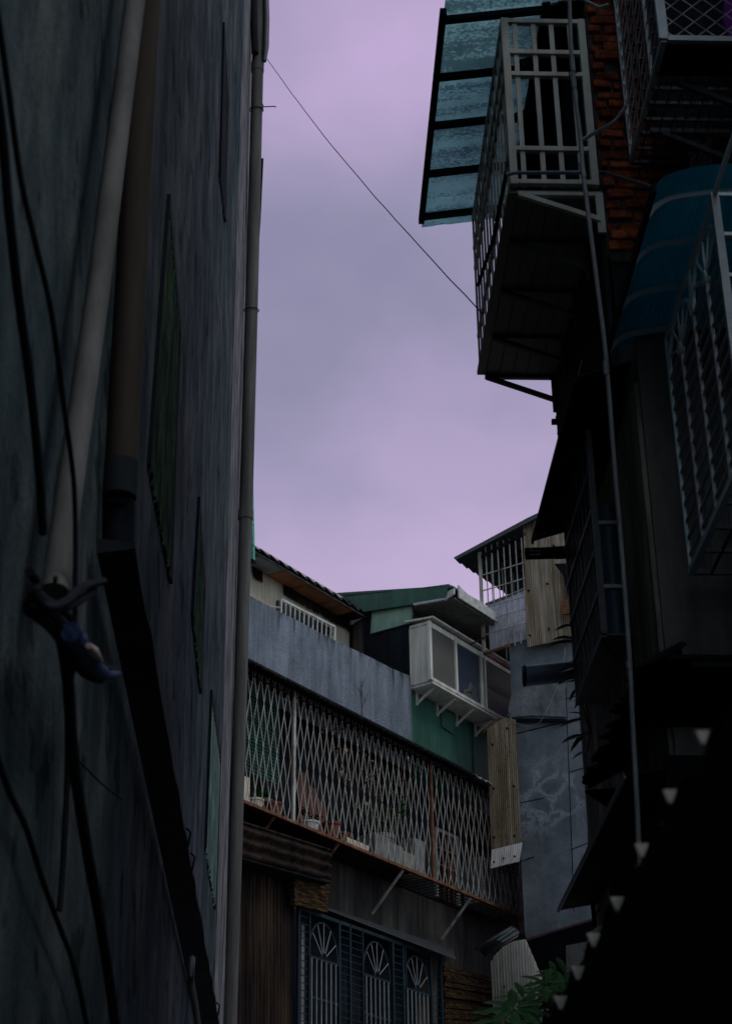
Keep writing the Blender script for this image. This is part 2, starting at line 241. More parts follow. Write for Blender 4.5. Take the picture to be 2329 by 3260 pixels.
# ------------------------------------------------------------------ mesh building
class MB:
    def __init__(s): s.v = []; s.f = []
    def add(s, vs, fs):
        k = len(s.v); s.v += [V(p) for p in vs]; s.f += [tuple(i+k for i in f) for f in fs]; return s
    def prism(s, pts, off):
        n = len(pts); off = V(off)
        vs = [V(p) for p in pts] + [V(p)+off for p in pts]
        fs = [tuple(range(n)), tuple(range(2*n-1, n-1, -1))] + [(i, i+n, (i+1) % n+n, (i+1) % n) for i in range(n)]
        return s.add(vs, fs)
    def box(s, a, b): # axis aligned
        (x0, y0, z0), (x1, y1, z1) = a, b
        return s.prism([(x0, y0, z0), (x1, y0, z0), (x1, y1, z0), (x0, y1, z0)], (0, 0, z1-z0))
    def fbox(s, u0, u1, o0, o1, z0, z1): # box in facade frame
        return s.prism([FP(u0, o0, z0), FP(u1, o0, z0), FP(u1, o1, z0), FP(u0, o1, z0)], (0, 0, z1-z0))
    def bar(s, p, q, w=.02, h=None, up=(0, 0, 1)):
        h = h or w; p = V(p); q = V(q); d = (q-p).normalized(); up = V(up)
        if abs(d.dot(up)) > .95: up = V((0, 1, 0)) if abs(d.y) < .9 else V((1, 0, 0))
        a = d.cross(up).normalized(); b = a.cross(d).normalized()
        c = [p+a*w/2+b*h/2, p-a*w/2+b*h/2, p-a*w/2-b*h/2, p+a*w/2-b*h/2]
        return s.prism(c, q-p)
    def tube(s, pts, r, n=8, cap=True):
        pts = [V(p) for p in pts]; rr = r if isinstance(r, (list, tuple)) else [r]*len(pts)
        k = len(s.v); prev = None
        for i, p in enumerate(pts):
            d = (pts[min(i+1, len(pts)-1)]-pts[max(i-1, 0)]).normalized()
            if prev is None:
                a = d.cross(V((0, 0, 1)));
                if a.length < .1: a = d.cross(V((1, 0, 0)))
            else: a = prev - d*prev.dot(d)
            a.normalize(); prev = a; b = d.cross(a)
            for j in range(n):
                t = 2*math.pi*j/n; s.v.append(p+(a*math.cos(t)+b*math.sin(t))*rr[i])
        for i in range(len(pts)-1):
            for j in range(n): s.f.append((k+i*n+j, k+i*n+(j+1) % n, k+(i+1)*n+(j+1) % n, k+(i+1)*n+j))
        if cap: s.f.append(tuple(k+j for j in range(n-1, -1, -1))); s.f.append(tuple(k+(len(pts)-1)*n+j for j in range(n)))
        return s
    def corr(s, a, b, c, d, nrm, amp, waves, kind='sin', th=.004, rag=0, seg=10, rows=1):
        """ribbed sheet a-b (across ribs) to d-c; nrm wave direction"""
        a, b, c, d, nrm = map(V, (a, b, c, d, nrm)); nrm = nrm.normalized()
        N_ = int(waves*seg); k = len(s.v); R = rows+1
        for side in (0, 1):
            for j in range(R):
                g = j/rows
                for i in range(N_+1):
                    f = i/N_; ph = (f*waves) % 1
                    if kind == 'sin': h = math.sin(2*math.pi*ph)
                    elif kind == 'rib': h = 1.0 if ph < .25 else -.6
                    elif kind == 'tile': h = 1-2*ph
                    elif kind == 'trap': h = max(-1, min(1, 4*abs(ph-.5)*1.4-1.4))
                    p = a.lerp(b, f).lerp(d.lerp(c, f), g) + nrm*(h*amp - side*th)
                    if rag and (j == 0 or j == rows):
                        p += (d-a).normalized()*(random.random()-.5)*rag
                    s.v.append(p)
        def ix(side, j, i): return k+side*R*(N_+1)+j*(N_+1)+i
        for j in range(rows):
            for i in range(N_):
                s.f.append((ix(0, j, i), ix(0, j, i+1), ix(0, j+1, i+1), ix(0, j+1, i)))
                s.f.append((ix(1, j, i), ix(1, j+1, i), ix(1, j+1, i+1), ix(1, j, i+1)))
        for i in range(N_):
            s.f.append((ix(0, 0, i), ix(1, 0, i), ix(1, 0, i+1), ix(0, 0, i+1)))
            s.f.append((ix(0, rows, i), ix(0, rows, i+1), ix(1, rows, i+1), ix(1, rows, i)))
        for j in range(rows):
            for i in (0, N_): s.f.append((ix(0, j, i), ix(0, j+1, i), ix(1, j+1, i), ix(1, j, i)))
        return s
    def leaf(s, base, d, up, ln, wd, droop=.3):
        base = V(base); d = V(d).normalized(); up = V(up); a = d.cross(up)
        if a.length < .05: a = d.cross(V((1, 0, 0)))
        a.normalize(); up = a.cross(d).normalized(); k = len(s.v); n = 6
        for i in range(n+1):
            t = i/n; wdt = wd*.5*math.sin(math.pi*min(1, t*.97+.03))**.8
            c = base + d*ln*t - up*droop*ln*t*t
            s.v += [c-a*wdt+up*wdt*.25, c, c+a*wdt+up*wdt*.25]
        for i in range(n):
            q = k+i*3; s.f += [(q, q+1, q+4, q+3), (q+1, q+2, q+5, q+4)]
        return s
    def build(s, name, mat, parent=None, smooth=False, bevel=0, thick=0):
        me = bpy.data.meshes.new(name)
        if parent is None:
            xs = [p.x for p in s.v]; ys = [p.y for p in s.v]; zs = [p.z for p in s.v]
            org = V(((min(xs)+max(xs))/2, (min(ys)+max(ys))/2, min(zs)))
        else: org = V(parent['_o'])
        me.from_pydata([tuple(p-org) for p in s.v], [], s.f); me.update()
        bm = bmesh.new(); bm.from_mesh(me); bmesh.ops.recalc_face_normals(bm, faces=bm.faces); bm.to_mesh(me); bm.free()
        o = bpy.data.objects.new(name, me); COL.objects.link(o); me.materials.append(M[mat])
        if smooth:
            me.polygons.foreach_set('use_smooth', [True]*len(me.polygons)); me.set_sharp_from_angle(angle=math.radians(45))
        if bevel:
            b = o.modifiers.new('bevel', 'BEVEL'); b.width = bevel; b.segments = 1; b.limit_method = 'ANGLE'
        if thick:
            b = o.modifiers.new('solid', 'SOLIDIFY'); b.thickness = thick
        o['_o'] = tuple(org)
        if parent is None: o.location = org
        else: o.parent = parent
        return o
def thing(name, label, cat, loc, group=None):
    o = bpy.data.objects.new(name, None); COL.objects.link(o); o.location = V(loc); o['_o'] = tuple(V(loc)); o.empty_display_size = .1
    return tag(o, label, cat, group)
def tag(o, label, cat, group=None):
    o['label'] = label; o['category'] = cat
    if group: o['group'] = group
    return o
def struct(o): o['kind'] = 'structure'; return o

# ================================================================== GROUND
struct(MB().box((-400, -400, -.3), (400, 600, 0)).build('ground', 'ground'))

# ================================================================== LEFT BUILDING
LX = -.7
t = thing('left_building', 'dark streaked concrete building wall filling the left side of the alley', 'building', (LX-3, 5, 0))
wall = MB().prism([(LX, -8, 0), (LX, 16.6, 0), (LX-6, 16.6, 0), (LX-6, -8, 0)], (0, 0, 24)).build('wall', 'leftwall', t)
MB().prism([(LX+.004, 15.2, 0), (LX+.004, 17.9, 0), (LX-6, 17.9, 0), (LX-6, 16.6, 0), (LX-.3, 16.6, 0), (LX-.3, 15.2, 0)], (0, 0, 24)).build('corner_pier', 'leftedge', t)
def lq(pts, off=0.0): return [AX(px, py, LX) + V((off, 0, 0)) for px, py in pts]
def lwin(pts, mat, label=None, ribs=14):
    q = lq(pts); c = sum(q, V())/4
    # black bars paint the shade of the reveal; sheet with vertical ribs
    fr = MB(); big = [c+(p-c)*1.0 for p in q]
    ys = sorted(p.y for p in q); zs = sorted(p.z for p in q)
    for i in (0, 1, 3):
        a, b = q[i], q[(i+1) % 4]; fr.bar(a, b, (.10, .09, 0, .02)[i], .04, up=(1, 0, 0))
    f = fr.build('window', 'black', t)
    if label: f['label'] = label
    MB().corr(q[0]+V((.012, 0, 0)), q[1]+V((.012, 0, 0)), q[2]+V((.012, 0, 0)), q[3]+V((.012, 0, 0)), (1, 0, 0), .008, ribs, 'sin', rag=.05).build('corrugated_cover', mat, f, True)
lwin([(530, 640), (566, 1060), (537, 1850), (468, 1480)], 'greenold', 'tall window blocked with old green corrugated sheet')
lwin([(628, 1600), (646, 1880), (633, 2200), (607, 1960)], 'greenold', 'smaller window blocked with green sheet')
lwin([(668, 2215), (697, 2420), (680, 2890), (650, 2700)], 'bluegreen', 'window covered by pale blue-green ribbed sheet')
lwin([(708, 85), (722, 330), (712, 700), (696, 560)], 'blackwall', 'narrow high window with a black cover')

# near blurred pipe, brown duct, horizontal run, cables
t = thing('drain_pipe', 'pale grey plastic drain pipe, out of focus, open lower end by a cable bundle', 'drain pipe', AX(160, 1885, -.62))
MB().tube([AX(438, -60, -.60)+(AX(438, -60, -.60)-AX(310, 940, -.605))*4, AX(438, -60, -.60), AX(310, 940, -.605), AX(175, 1885, -.61)], .036, 20).build('pipe', 'pvc', t, True)
MB().tube([AX(178, 1838, -.575), AX(176, 1850, -.575)], .006, 8).build('bolt', 'black', t, True)
t = thing('drain_pipe', 'brown round pipe on the left wall with a dark collar at its foot', 'drain pipe', AX(380, 1700, -.6))
RD = .058
def dc(px, py): return AX(px, py, -.60) + V((-.045, -.04, 0))
a, b = dc(506, -60), dc(428, 1500)
MB().tube([a+(a-b)*2.5, a, a.lerp(b, .5), b], RD, 24).build('pipe', 'brownduct', t, True)
MB().tube([b+V((0, 0, .01)), b+V((0, 0, -.06)), b+V((0, 0, -.13)), b+V((0, 0, -.135))], [RD*1.09, RD*1.09, RD*1.09, RD*1.0], 24).build('coupling', 'darkmetal', t, True)
MB().tube([b+V((0, 0, -.12)), dc(424, 1640), dc(420, 1752)], RD*.97, 24).build('lower_section', 'black', t, True)
p0 = AX(432, 1745, -.54)
t = thing('cable_trunking', 'long black cable trunking running away along the left wall', 'trunking', p0)
mb = MB(); n = 40; k = []
for i in range(n+1):
    f = i/n; c = p0.lerp(V((-.54, 15, p0.z+.0)), f); j = (random.random()-.5)*.010
    k.append((c+V((j, 0, j)), c+V((-.125-.03*f, 0, -.02)), c+V((-.125-.03*f, 0, .035)), c+V((j, 0, .02+j))))
for i in range(n):
    for a_ in range(4):
        b_ = (a_+1) % 4; mb.add([k[i][a_], k[i][b_], k[i+1][b_], k[i+1][a_]], [(0, 1, 2, 3)])
mb.add(k[0], [(0, 1, 2, 3)]); mb.add(k[n], [(3, 2, 1, 0)]); mb.build('trunking', 'darkmetal', t)
for f in (.3, .34, .68): mb = MB(); c = p0.lerp(V((-.54, 15, p0.z)), f); mb.tube([c+V((.01, 0, -.01)), c+V((.03, 0, -.03)), c+V((.02, .02, -.09)), c+V((0, .03, -.12))], .006, 6); mb.build('hook', 'black', t, True)
def smooth_path(pts, n=6):
    out = []; P = [pts[0]]+pts+[pts[-1]]
    for i in range(1, len(P)-2):
        for j in range(n):
            t = j/n; a, b, c, d = P[i-1], P[i], P[i+1], P[i+2]
            out.append(.5*((2*b)+(-a+c)*t+(2*a-5*b+4*c-d)*t*t+(-a+3*b-3*c+d)*t**3))
    out.append(pts[-1]); return out
def cable(pts, x, r, label, mat='black'):
    o = MB().tube(smooth_path([AX(px, py, x) for px, py in pts]), r, 8).build('cable', mat, None, True)
    tag(o, label, 'cable'); return o
cable([(-30, -120), (20, 230), (65, 560), (110, 760), (165, 1000), (205, 1300), (237, 1560), (240, 1900), (232, 2150)], -.56, .0065, 'thin black cable crossing in front of the pale drain pipe, nearest the pipe')
cable([(-40, 100), (5, 400), (32, 700), (60, 950), (98, 1230), (125, 1500), (138, 1700)], -.60, .0105, 'thick black cable hanging at the far left edge of the alley wall')
cable([(110, 1890), (180, 1985), (215, 2150), (235, 2420), (280, 2720), (330, 3000), (375, 3320)], -.55, .015, 'thickest black cable dropping from the cable bundle to the bottom of the frame')
cable([(-20, 2380), (30, 2520), (85, 2640), (135, 2800), (190, 2950), (240, 3090), (290, 3330)], -.66, .008, 'slack black cable sagging across the lowest left part of the wall')
cable([(250, 2420), (330, 2500), (390, 2545)], -.62, .003, 'short thin wire slanting between the thick cable and the trunking')
cable([(215, 2150), (216, 2420), (205, 2700), (190, 2900)], -.66, .009, 'straight dark cable beside the thickest cable, close against the wall')
t = thing('cable_bundle', 'tangled black cable bundle tied up with blue plastic beside the open pipe end', 'cable bundle', AX(170, 1950, -.55))
mb = MB()
for i, pts in enumerate([[(95, 1870), (140, 1930), (210, 1915), (262, 1870), (330, 1850)], [(90, 1925), (150, 1930), (220, 1930), (300, 1880)], [(100, 1905), (170, 1960), (240, 2030), (300, 2110), (370, 2140)],
                         [(95, 1940), (160, 1990), (215, 2060), (270, 2140), (320, 2160)], [(120, 1890), (190, 1940), (235, 1985), (290, 2080)], [(95, 1920), (105, 1890), (115, 1850), (95, 1820)]]):
    mb.tube(smooth_path([AX(px, py, -.53-.01*i) for px, py in pts]), [.012]*1 if 0 else .011+.004*(i in (2, 3)), 8)
mb.build('cables', 'black', t, True)
mb = MB(); pts = smooth_path([AX(px, py, -.52) for px, py in [(225, 2010), (270, 2080), (310, 2130), (345, 2150), (385, 2145)]])
mb.tube(pts, [.024+.005*math.sin(i*2.6) - .019*(i/len(pts))**1.5 for i in range(len(pts))], 9); mb.build('wrapping', 'blueplastic', t, True)
mb = MB(); mb.tube([AX(282, 2055, -.49), AX(300, 2075, -.49), AX(322, 2105, -.492)], [.007, .013, .006], 8); mb.build('label_tape', 'leafpale', t, True)
o = MB().tube(smooth_path([AX(px, py, -.5) for px, py in [(612, 3050), (608, 3120), (622, 3200), (640, 3330)]]), .016, 8).build('bracket_rail', 'steeldark', None, True); tag(o, 'dark steel rail end beside the trunking at the bottom of the left wall', 'rail')

# far standing pipe at the end of the left wall
PY = 17.25
t = thing('drain_pipe', 'tall dull grey drain pipe standing at the far corner of the left building', 'drain pipe', (LX, PY, 0))
pa, pb = AY(826, -40, PY), AY(728, 3330, PY); rr = .075
def onp(py): f = (py+40)/3370; return AY(826+(728-826)*f + 5*math.sin(f*3.1), py, PY)
MB().tube([onp(y) for y in (-40, 500, 1000, 1500, 1630)], rr, 20).build('pipe', 'pvcfar', t, True)
MB().tube([onp(y) for y in (1632, 2100, 2600, 3330)], rr*.94, 20).build('pipe', 'pvcfar', t, True)
for y in (215, 1640): MB().tube([onp(y-14), onp(y+14)], rr*1.09, 20).build('coupling', 'pvcfar', t, True)
for y, r_ in ((350, 1.15), (988, 1.18)):
    c = onp(y); mb = MB(); ring = [c+V((math.cos(a)*rr*r_, math.sin(a)*rr*r_, .02*math.sin(a))) for a in [i*math.pi/10 for i in range(21)]]
    mb.tube(ring, .006, 6)
    if y == 350:
        mb.tube([c+V((rr, -.06, 0)), c+V((rr+.08, -.06, .005)), c+V((rr+.14, -.06, .012)), c+V((rr+.17, -.07, -.008))], .007, 6); mb.tube([c+V((rr, -.07, .04)), c+V((rr+.01, -.08, 0)), c+V((rr+.005, -.08, -.07))], .006, 6)
    mb.build('wire_tie', 'black', t, True)
o = MB().tube([AY(845, -60, 17.2), AY(848, 60, 17.2), AY(846, 150, 17.2), AY(841, 195, 17.2)], [.04, .04, .04, .028], 12).build('drain_pipe', 'steeldark', None, True)
tag(o, 'short dark pipe beside the top of the far grey drain pipe against the sky', 'pipe')
o = MB().tube([AY(805, -60, 17.1), AY(808, 80, 17.1), AY(812, 170, 17.1)], .045, 12).build('cable_bundle', 'black', None, True)
tag(o, 'black taped cable sleeve at the top of the far grey drain pipe', 'cable')
o = MB().prism([AY(830, 503, 17.35), AY(839, 504, 17.35), AY(830, 697, 17.35), AY(822, 697, 17.35)], (-.02, .35, 0)).build('steel_plate', 'black'); tag(o, 'flat black steel plate sticking out behind the far grey drain pipe', 'plate')
t = thing('sheet_metal_panel', 'mint green metal panel edge showing behind the far drain pipe above the tiled eave', 'metal panel', FP(.2, -.2, 11.6))
MB().prism([FS(770, 1470, .35), FS(799, 1475, .35), FS(806, 1780, .35), FS(770, 1775, .35)], FD*.04).build('panel', 'brightgreen', t)
MB().prism([FS(768, 1776, .34), FS(806, 1781, .34), FS(806, 1790, .34), FS(768, 1785, .34)], FD*.06).build('edge_trim', 'black', t)

# overhead wire
a, b = AY(850, 188, 17.2), V(AX(1535, 1000, 1.16)); pts = []
for i in range(25):
    f = i/24; p = a.lerp(b, f); p.z -= .35*math.sin(math.pi*f)*.35; pts.append(p+V((random.random()-.5, 0, random.random()-.5))*.006)
o = MB().tube(pts, .0042, 6).build('overhead_wire', 'black', None, True); tag(o, 'thin black wire strung across the lilac sky from pipe to cage', 'wire')

# ================================================================== BACK APARTMENT BUILDING (facade frame)
t = thing('apartment_building', 'old apartment building with grey stucco parapet, beige upper storey and dark lower wall', 'building', FP(2, -2, 0))
MB().fbox(-3, 6.5, -3.0, 0, 0, 10.0).build('wall', 'brownwall', t)
mb = MB(); pts = [(-1.2, 9.7), (3.58, 9.7)]
tops = [(3.58, 11.10), (3.1, 11.06), (2.6, 11.05), (2.2, 11.03), (1.6, 11.0), (1.0, 11.0), (.5, 10.98), (0, 10.98), (-1.2, 10.97)]
mb.prism([FP(u, .05, z) for u, z in pts+tops], FN*-.22); mb.build('parapet', 'parapet', t)
MB().fbox(-1.2, 3.70, -3, -1.05, 10.0, 12.6).build('upper_wall', 'beige', t)
MB().fbox(-1.2, 3.70, -1.05, -.05, 9.9, 10.0).build('terrace', 'brownwall', t)
# window with grille on upper wall
gw = thing('window_grille', 'white painted window grille with bent top bars on the beige upper storey', 'window grille', FU(980, 2000, -.9))
GO = -.86
q = [FU(895, 1908, GO), FU(1066, 1996, GO), FU(1063, 2075, GO), FU(893, 2010, GO)]
mb = MB()
for i in range(4): mb.bar(q[i], q[(i+1) % 4], .036 if i != 3 else .026, .02, up=FN)
mb.build('frame', 'whiterust', gw)
mb = MB()
for i in range(1, 12):
    f = i/12; mb.bar(q[0].lerp(q[1], f), q[3].lerp(q[2], f), .017, .014, up=FN)
mb.build('bars', 'whiterust', gw)
mb = MB(); mb.tube([q[0]-ZZ*.13, q[0]-ZZ*.13-FN*.1+FD*-.12, q[0]-ZZ*.13-FN*.19+FD*-.14], .015); mb.build('stay', 'whiterust', gw, True); mb = MB(); mb.tube([q[1]-ZZ*.1, q[1]-ZZ*.12-FN*.19], .012)
mb.build('stay', 'whiterust', gw, True)
wd = MB(); a = FU(880, 1912, -1.04); b = FU(1050, 2003, -1.04)
wd.prism([a, b, V((b.x, b.y, 11.2)), V((a.x, a.y, 11.2))], FN*.03).build('window', 'glassplain', t)
# rusty stains hanging under the eave: corrugated rust cover strip
mb = MB()
a, b, c, d = FU(855, 1822, -1.0), FU(1115, 1965, -1.0), FU(1115, 2012, -1.0), FU(900, 1895, -1.0)
mb.corr(FU(905, 1845, -1.02), FU(1112, 1960, -1.02), FU(1112, 2005, -1.02), FU(905, 1888, -1.02), FN, .006, 38, 'sin', rag=.10); mb.corr(FU(805, 1795, -1.02), FU(836, 1812, -1.02), FU(836, 1848, -1.02), FU(808, 1835, -1.02), FN, .006, 7, 'sin', rag=.1)
mb.build('rusty_flashing', 'rustdark', t, True)
# eave roof
r = thing('corrugated_roof', 'charcoal corrugated eave roof with orange plywood underside above the beige storey', 'roof', FP(2, -1, 12.3))
ea, eb = FU(770, 1716, -.68), FU(1172, 1955, -.68); zi = .30
MB().corr(ea, eb, eb-FN*1.6+ZZ*zi, ea-FN*1.6+ZZ*zi, ZZ, .028, 14, 'tile', th=.012).build('sheet', 'rooftile', r, False)
a, b = ea-ZZ*.05-FN*.03, eb-ZZ*.05-FN*.03
for i, (f0, f1, mt) in enumerate(((0, .15, 'soffit'), (.16, .335, 'rooftile'), (.34, .52, 'soffit'), (.53, .74, 'soffit'), (.75, .90, 'soffit'), (.91, .99, 'rustdark'))):
    p, q_ = a.lerp(b, f0), a.lerp(b, f1)
    if i == 1: mt = 'gutter'
    MB().prism([p, q_, q_-FN*.5+ZZ*.02, p-FN*.5+ZZ*.02], (0, 0, .015)).build('soffit_board', mt, r)
MB().bar(a-ZZ*.0+FN*.0, b+FN*.0, .012, .03).build('fascia', 'rooftile', r)

# ---- green building right of it
g = thing('green_clad_building', 'dark green metal clad building with a bay window and sloping green fascia', 'building', FP(5, -2, 0))
MB().fbox(3.60, 6.5, -.02, .03, 9.6, 12.3).build('cladding', 'green', g)
MB().fbox(3.66, 3.7, -3, -.75, 9.9, 12.2).build('side_wall', 'blackwall', g)
MB().fbox(3.585, 3.70, -.75, .026, 9.9, 12.3).build('side_wall', 'blackwall', g)
MB().prism([FS(1124, 1985, 3.60), FS(1183, 1950, 3.6), FS(1176, 2150, 3.6), FS(1118, 2150, 3.6)], FD*.05).build('stained_pier', 'brownwall', g)
MB().prism([FS(1184, 1938, 3.56), FS(1309, 1912, 3.56), FS(1306, 1982, 3.56), FS(1178, 2017, 3.56)], FD*.05).build('gable_panel', 'palegreen', g)
MB().prism([FS(1100, 1902, 3.5), FS(1428, 1859, 3.5), FS(1415, 1903, 3.5), FS(1320, 1922, 3.5), FS(1160, 1947, 3.5)], FD*.06).build('fascia', 'green', g)
MB().prism([FS(1315, 1920, 3.49), FS(1415, 1903, 3.49), FS(1415, 1909, 3.49), FS(1315, 1927, 3.49)], FD*.05).build('drip_strip', 'steel', g)
ec = FS(1440, 1866, 3.5); eu, eo, ez = uoz(ec)
MB().prism([FP(3.5, eo, ez-.02), FP(6.8, eo, ez-.02), FP(6.8, -2.6, ez+.75), FP(3.5, -2.6, ez+.75)], (0, 0, .03)).build('roof', 'green', g)
MB().prism([FP(3.58, eo-.02, ez-.16), FP(6.8, eo-.02, ez-.16), FP(6.8, -.0, ez-.10), FP(3.58, -.0, ez-.10)], (0, 0, .02)).build('soffit', 'bface', g)
# eave gutter: peeling white, ragged upper edge
mb = MB(); n = 26; up_ = []; lo = []
for i in range(n+1):
    u = 3.62+i*(6.8-3.62)/n; up_.append((u, ez+.02+(random.random()*.022) + (.045 if i == 0 else 0)))
mb.prism([FP(u, eo+.03, z-.02) for u, z in up_] + [FP(6.8, eo+.03, ez-.14), FP(3.62, eo+.03, ez-.14)], FN*-.025); mb.build('eave_trim', 'whiterust', g)
MB().prism([FS(1415, 1888, 3.52), FS(1444, 1872, 3.52), FS(1444, 1890, 3.52), FS(1418, 1908, 3.52)], FD*.03).build('end_cap', 'whiterust', g)
# creased patch on cladding
MB().prism([FU(1402, 2258, .045), FU(1452, 2282, .045), FU(1440, 2335, .045), FU(1452, 2345, .045), FU(1403, 2312, .045)], FN*.008).build('patch', 'green', g)
for px in (1503,): mb = MB(); a = FU(px, 2350, .034); mb.bar(V((a.x, a.y, 9.7)), V((a.x, a.y, 10.9)), .012, .006, up=FN); mb.build('seam', 'blackwall', g)

# ---- bay window
BO = .40; u0 = 3.60; u1 = 6.2; zb, zt = 10.95, 11.88
bw = thing('bay_window', 'white aluminium bay window box on brackets sticking out of the green cladding', 'bay window', FP(4.8, .2, zb))
MB().fbox(u0, u1, .0+.032, BO, zb-.035, zb).build('base', 'white', bw, False, .004)
MB().fbox(u0+.0, u0+.025, .035, BO-.02, zb, zt).build('side_panel', 'white', bw)
mb = MB()
for o1 in (.035, .20, .225, BO-.045): mb.fbox(u0-.012, u0, o1, o1+.014, zb+.02, zt-.05)
mb.fbox(u0-.012, u0, .05, BO-.03, zt-.05, zt-.02); mb.fbox(u0-.012, u0, .05, BO-.03, zb+.01, zb+.04); mb.build('side_trim', 'white', bw)
MB().prism([FP(u0-.05, -.02, zt+.05), FP(u1, -.02, zt+.05), FP(u1, BO+.07, zt), FP(u0-.05, BO+.07, zt)], (0, 0, .025)).build('cap', 'white', bw)
def um(px, py=2150): return uoz(FU(px, py, BO))[0]
cols = [um(1368, 2080), um(1450, 2090), um(1538, 2150), um(1700, 2180)]
fr = MB(); zz0, zz1 = zb+.01, zt-.03
fr.fbox(u0, u1, BO-.04, BO, zz0, zz0+.05); fr.fbox(u0, u1, BO-.04, BO, zz1-.08, zz1)
for px_, wd_ in ((1368, .05), (1451, .045), (1530, .03), (1541, .035), (1640, .04)):
    u = um(px_, 2000 if px_ < 1400 else 2100); fr.fbox(u-wd_/2, u+wd_/2, BO-.042, BO+.012, zz0, zz1)
fr.build('frame', 'white', bw, False, .003)
ua, ub, uc, ud, ue = um(1368, 2000), um(1451, 2100), um(1530, 2100), um(1541, 2100), u1
MB().fbox(ua, ub, BO-.025, BO-.018, zz0, zz1).build('pane', 'panebeige', bw)
MB().fbox(ub, uc, BO-.034, BO-.026, zz0, zz1).build('pane', 'glass', bw)
MB().fbox(ud, ue, BO-.025, BO-.018, zz0, zz1).build('pane', 'panebeige', bw)
# crumpled bag behind the middle pane, modelled against the glass
mb = MB(); c = FU(1503, 2215, BO-.018)
pts = [FU(px, py, BO-.016) for px, py in [(1474, 2205), (1480, 2192), (1486, 2196), (1492, 2176), (1499, 2170), (1505, 2186), (1512, 2183), (1517, 2205), (1521, 2228), (1520, 2242), (1508, 2236), (1490, 2225), (1476, 2216)]]
ctr = sum(pts, V())/len(pts)+FN*.012
for i in range(len(pts)): mb.add([pts[i], pts[(i+1) % len(pts)], ctr+V((0, 0, (random.random()-.5)*.05))], [(0, 1, 2)])
o = mb.build('plastic_bag', 'panebeige'); tag(o, 'crumpled pale plastic bag leaning behind the middle pane of the bay window', 'bag')
for px, py in ((1326, 2245), (1391, 2280), (1452, 2312), (1512, 2345)):
    a = FU(px, py, .04); u, _, z = uoz(a); mb = MB()
    mb.fbox(u-.014, u+.014, .031, .06, z, zb-.036)
    mb.bar(FP(u, .05, z+.03), FP(u, BO-.08, zb-.045), .028, .03, up=FD); mb.bar(FP(u, .05, zb-.045), FP(u, BO-.05, zb-.045), .028, .02, up=FD)
    mb.build('bracket', 'white', bw)

# ---- balcony cage with lattice
CO = .50; CZ0, CZ1 = 8.05, 9.80; CU0, CU1 = -.9, 5.75
k = thing('balcony_cage', 'long rusty balcony cage of white diamond lattice full of flower pots', 'balcony cage', FP(2.4, .25, CZ0))
def lattice(ua, ub, z0, z1, pitch=.066, half=.28, w=.0095, amp=.86):
    mb = MB(); n = int((ub-ua)/pitch); rows = int((z1-z0)/half)+1
    for i in range(n+1):
        b0 = ua+i*pitch; sg = 1 if i % 2 else -1; zp = z0; ph = 0; last = None
        jit = (random.random()-.5)*.010
        for r_ in range(rows+1):
            z = min(z1, z0-.1+r_*half) if r_ else z0
            zz = z0-.1+r_*half; off = sg*(1 if r_ % 2 else -1)*pitch/2*amp
            p = FP(b0+off+jit+(random.random()-.5)*.004, CO+.004*sg, max(z0, min(z1, zz)))
            if last is not None and (p-last).length > .02: mb.bar(last, p, w, .006, up=FN)
            last = p
            if zz >= z1: break
    return mb
up1 = uoz(FU(935, 2400, CO))[0]; up2 = uoz(FU(1377, 2700, CO))[0]
lattice(CU0, up1-.03, CZ0, CZ1).build('lattice', 'lattice', k)
lattice(up1+.03, up2-.03, CZ0, CZ1).build('lattice', 'lattice', k)
lattice(up2+.03, CU1, CZ0, CZ1, .070).build('lattice', 'lattice', k)
mb = MB(); mb.bar(FP(up1, CO, CZ0), FP(up1, CO, CZ1), .045, .03, up=FN); mb.build('post', 'lattice', k)
mb = MB(); mb.bar(FP(up2, CO, CZ0), FP(up2, CO, CZ1), .032, .03, up=FN); mb.build('post', 'rust', k)
mb = MB(); mb.bar(FP(CU0, CO+.012, CZ0), FP(CU1, CO+.012, CZ0), .03, .035); mb.build('bottom_rail', 'rust', k)
mb = MB(); mb.bar(FP(CU0, CO, CZ1), FP(CU1, CO, CZ1), .035, .035); mb.bar(FP(CU0, CO, CZ1-.18), FP(CU1, CO, CZ1-.14), .02, .02); mb.build('top_rail', 'rustdark', k)
mb = MB()
for i in range(58): u = CU0+i*.115; mb.bar(FP(u, .02, CZ0-.02), FP(u, CO, CZ0-.02), .008, .008)
for i in range(6): mb.bar(FP(CU0, .05+i*.085, CZ0-.012), FP(CU1, .05+i*.085, CZ0-.012), .010, .008)
mb.build('floor_grid', 'rustdark', k)
mb = MB(); mb.corr(FP(CU0, CO-.06, CZ0+.01), FP(2.9, CO-.06, CZ0+.01), FP(2.9, .02, CZ0+.01), FP(CU0, .02, CZ0+.01), ZZ, .006, 20, 'sin'); mb.build('floor_sheet', 'rustdark', k)
for px, py in ((872, 2590), (1077, 2683), (1282, 2766), (1498, 2868)):
    a = uoz(FU(px, py, CO))[0]; mb = MB(); mb.bar(FP(a, CO, CZ0-.03), FP(a-.02, .03, CZ0-.52), .035, .012, up=FD); mb.build('brace', 'lattice' if px > 1200 else 'rust', k)
mb = MB(); mb.corr(FP(CU0-.2, CO+.2, 9.66), FP(4.15, CO+.2, 9.66), FP(4.15, .055, 9.86), FP(CU0-.2, .055, 9.86), ZZ, .016, 100, 'sin', th=.01, seg=6, rag=.03); mb.build('roof_sheet', 'black', k, True)
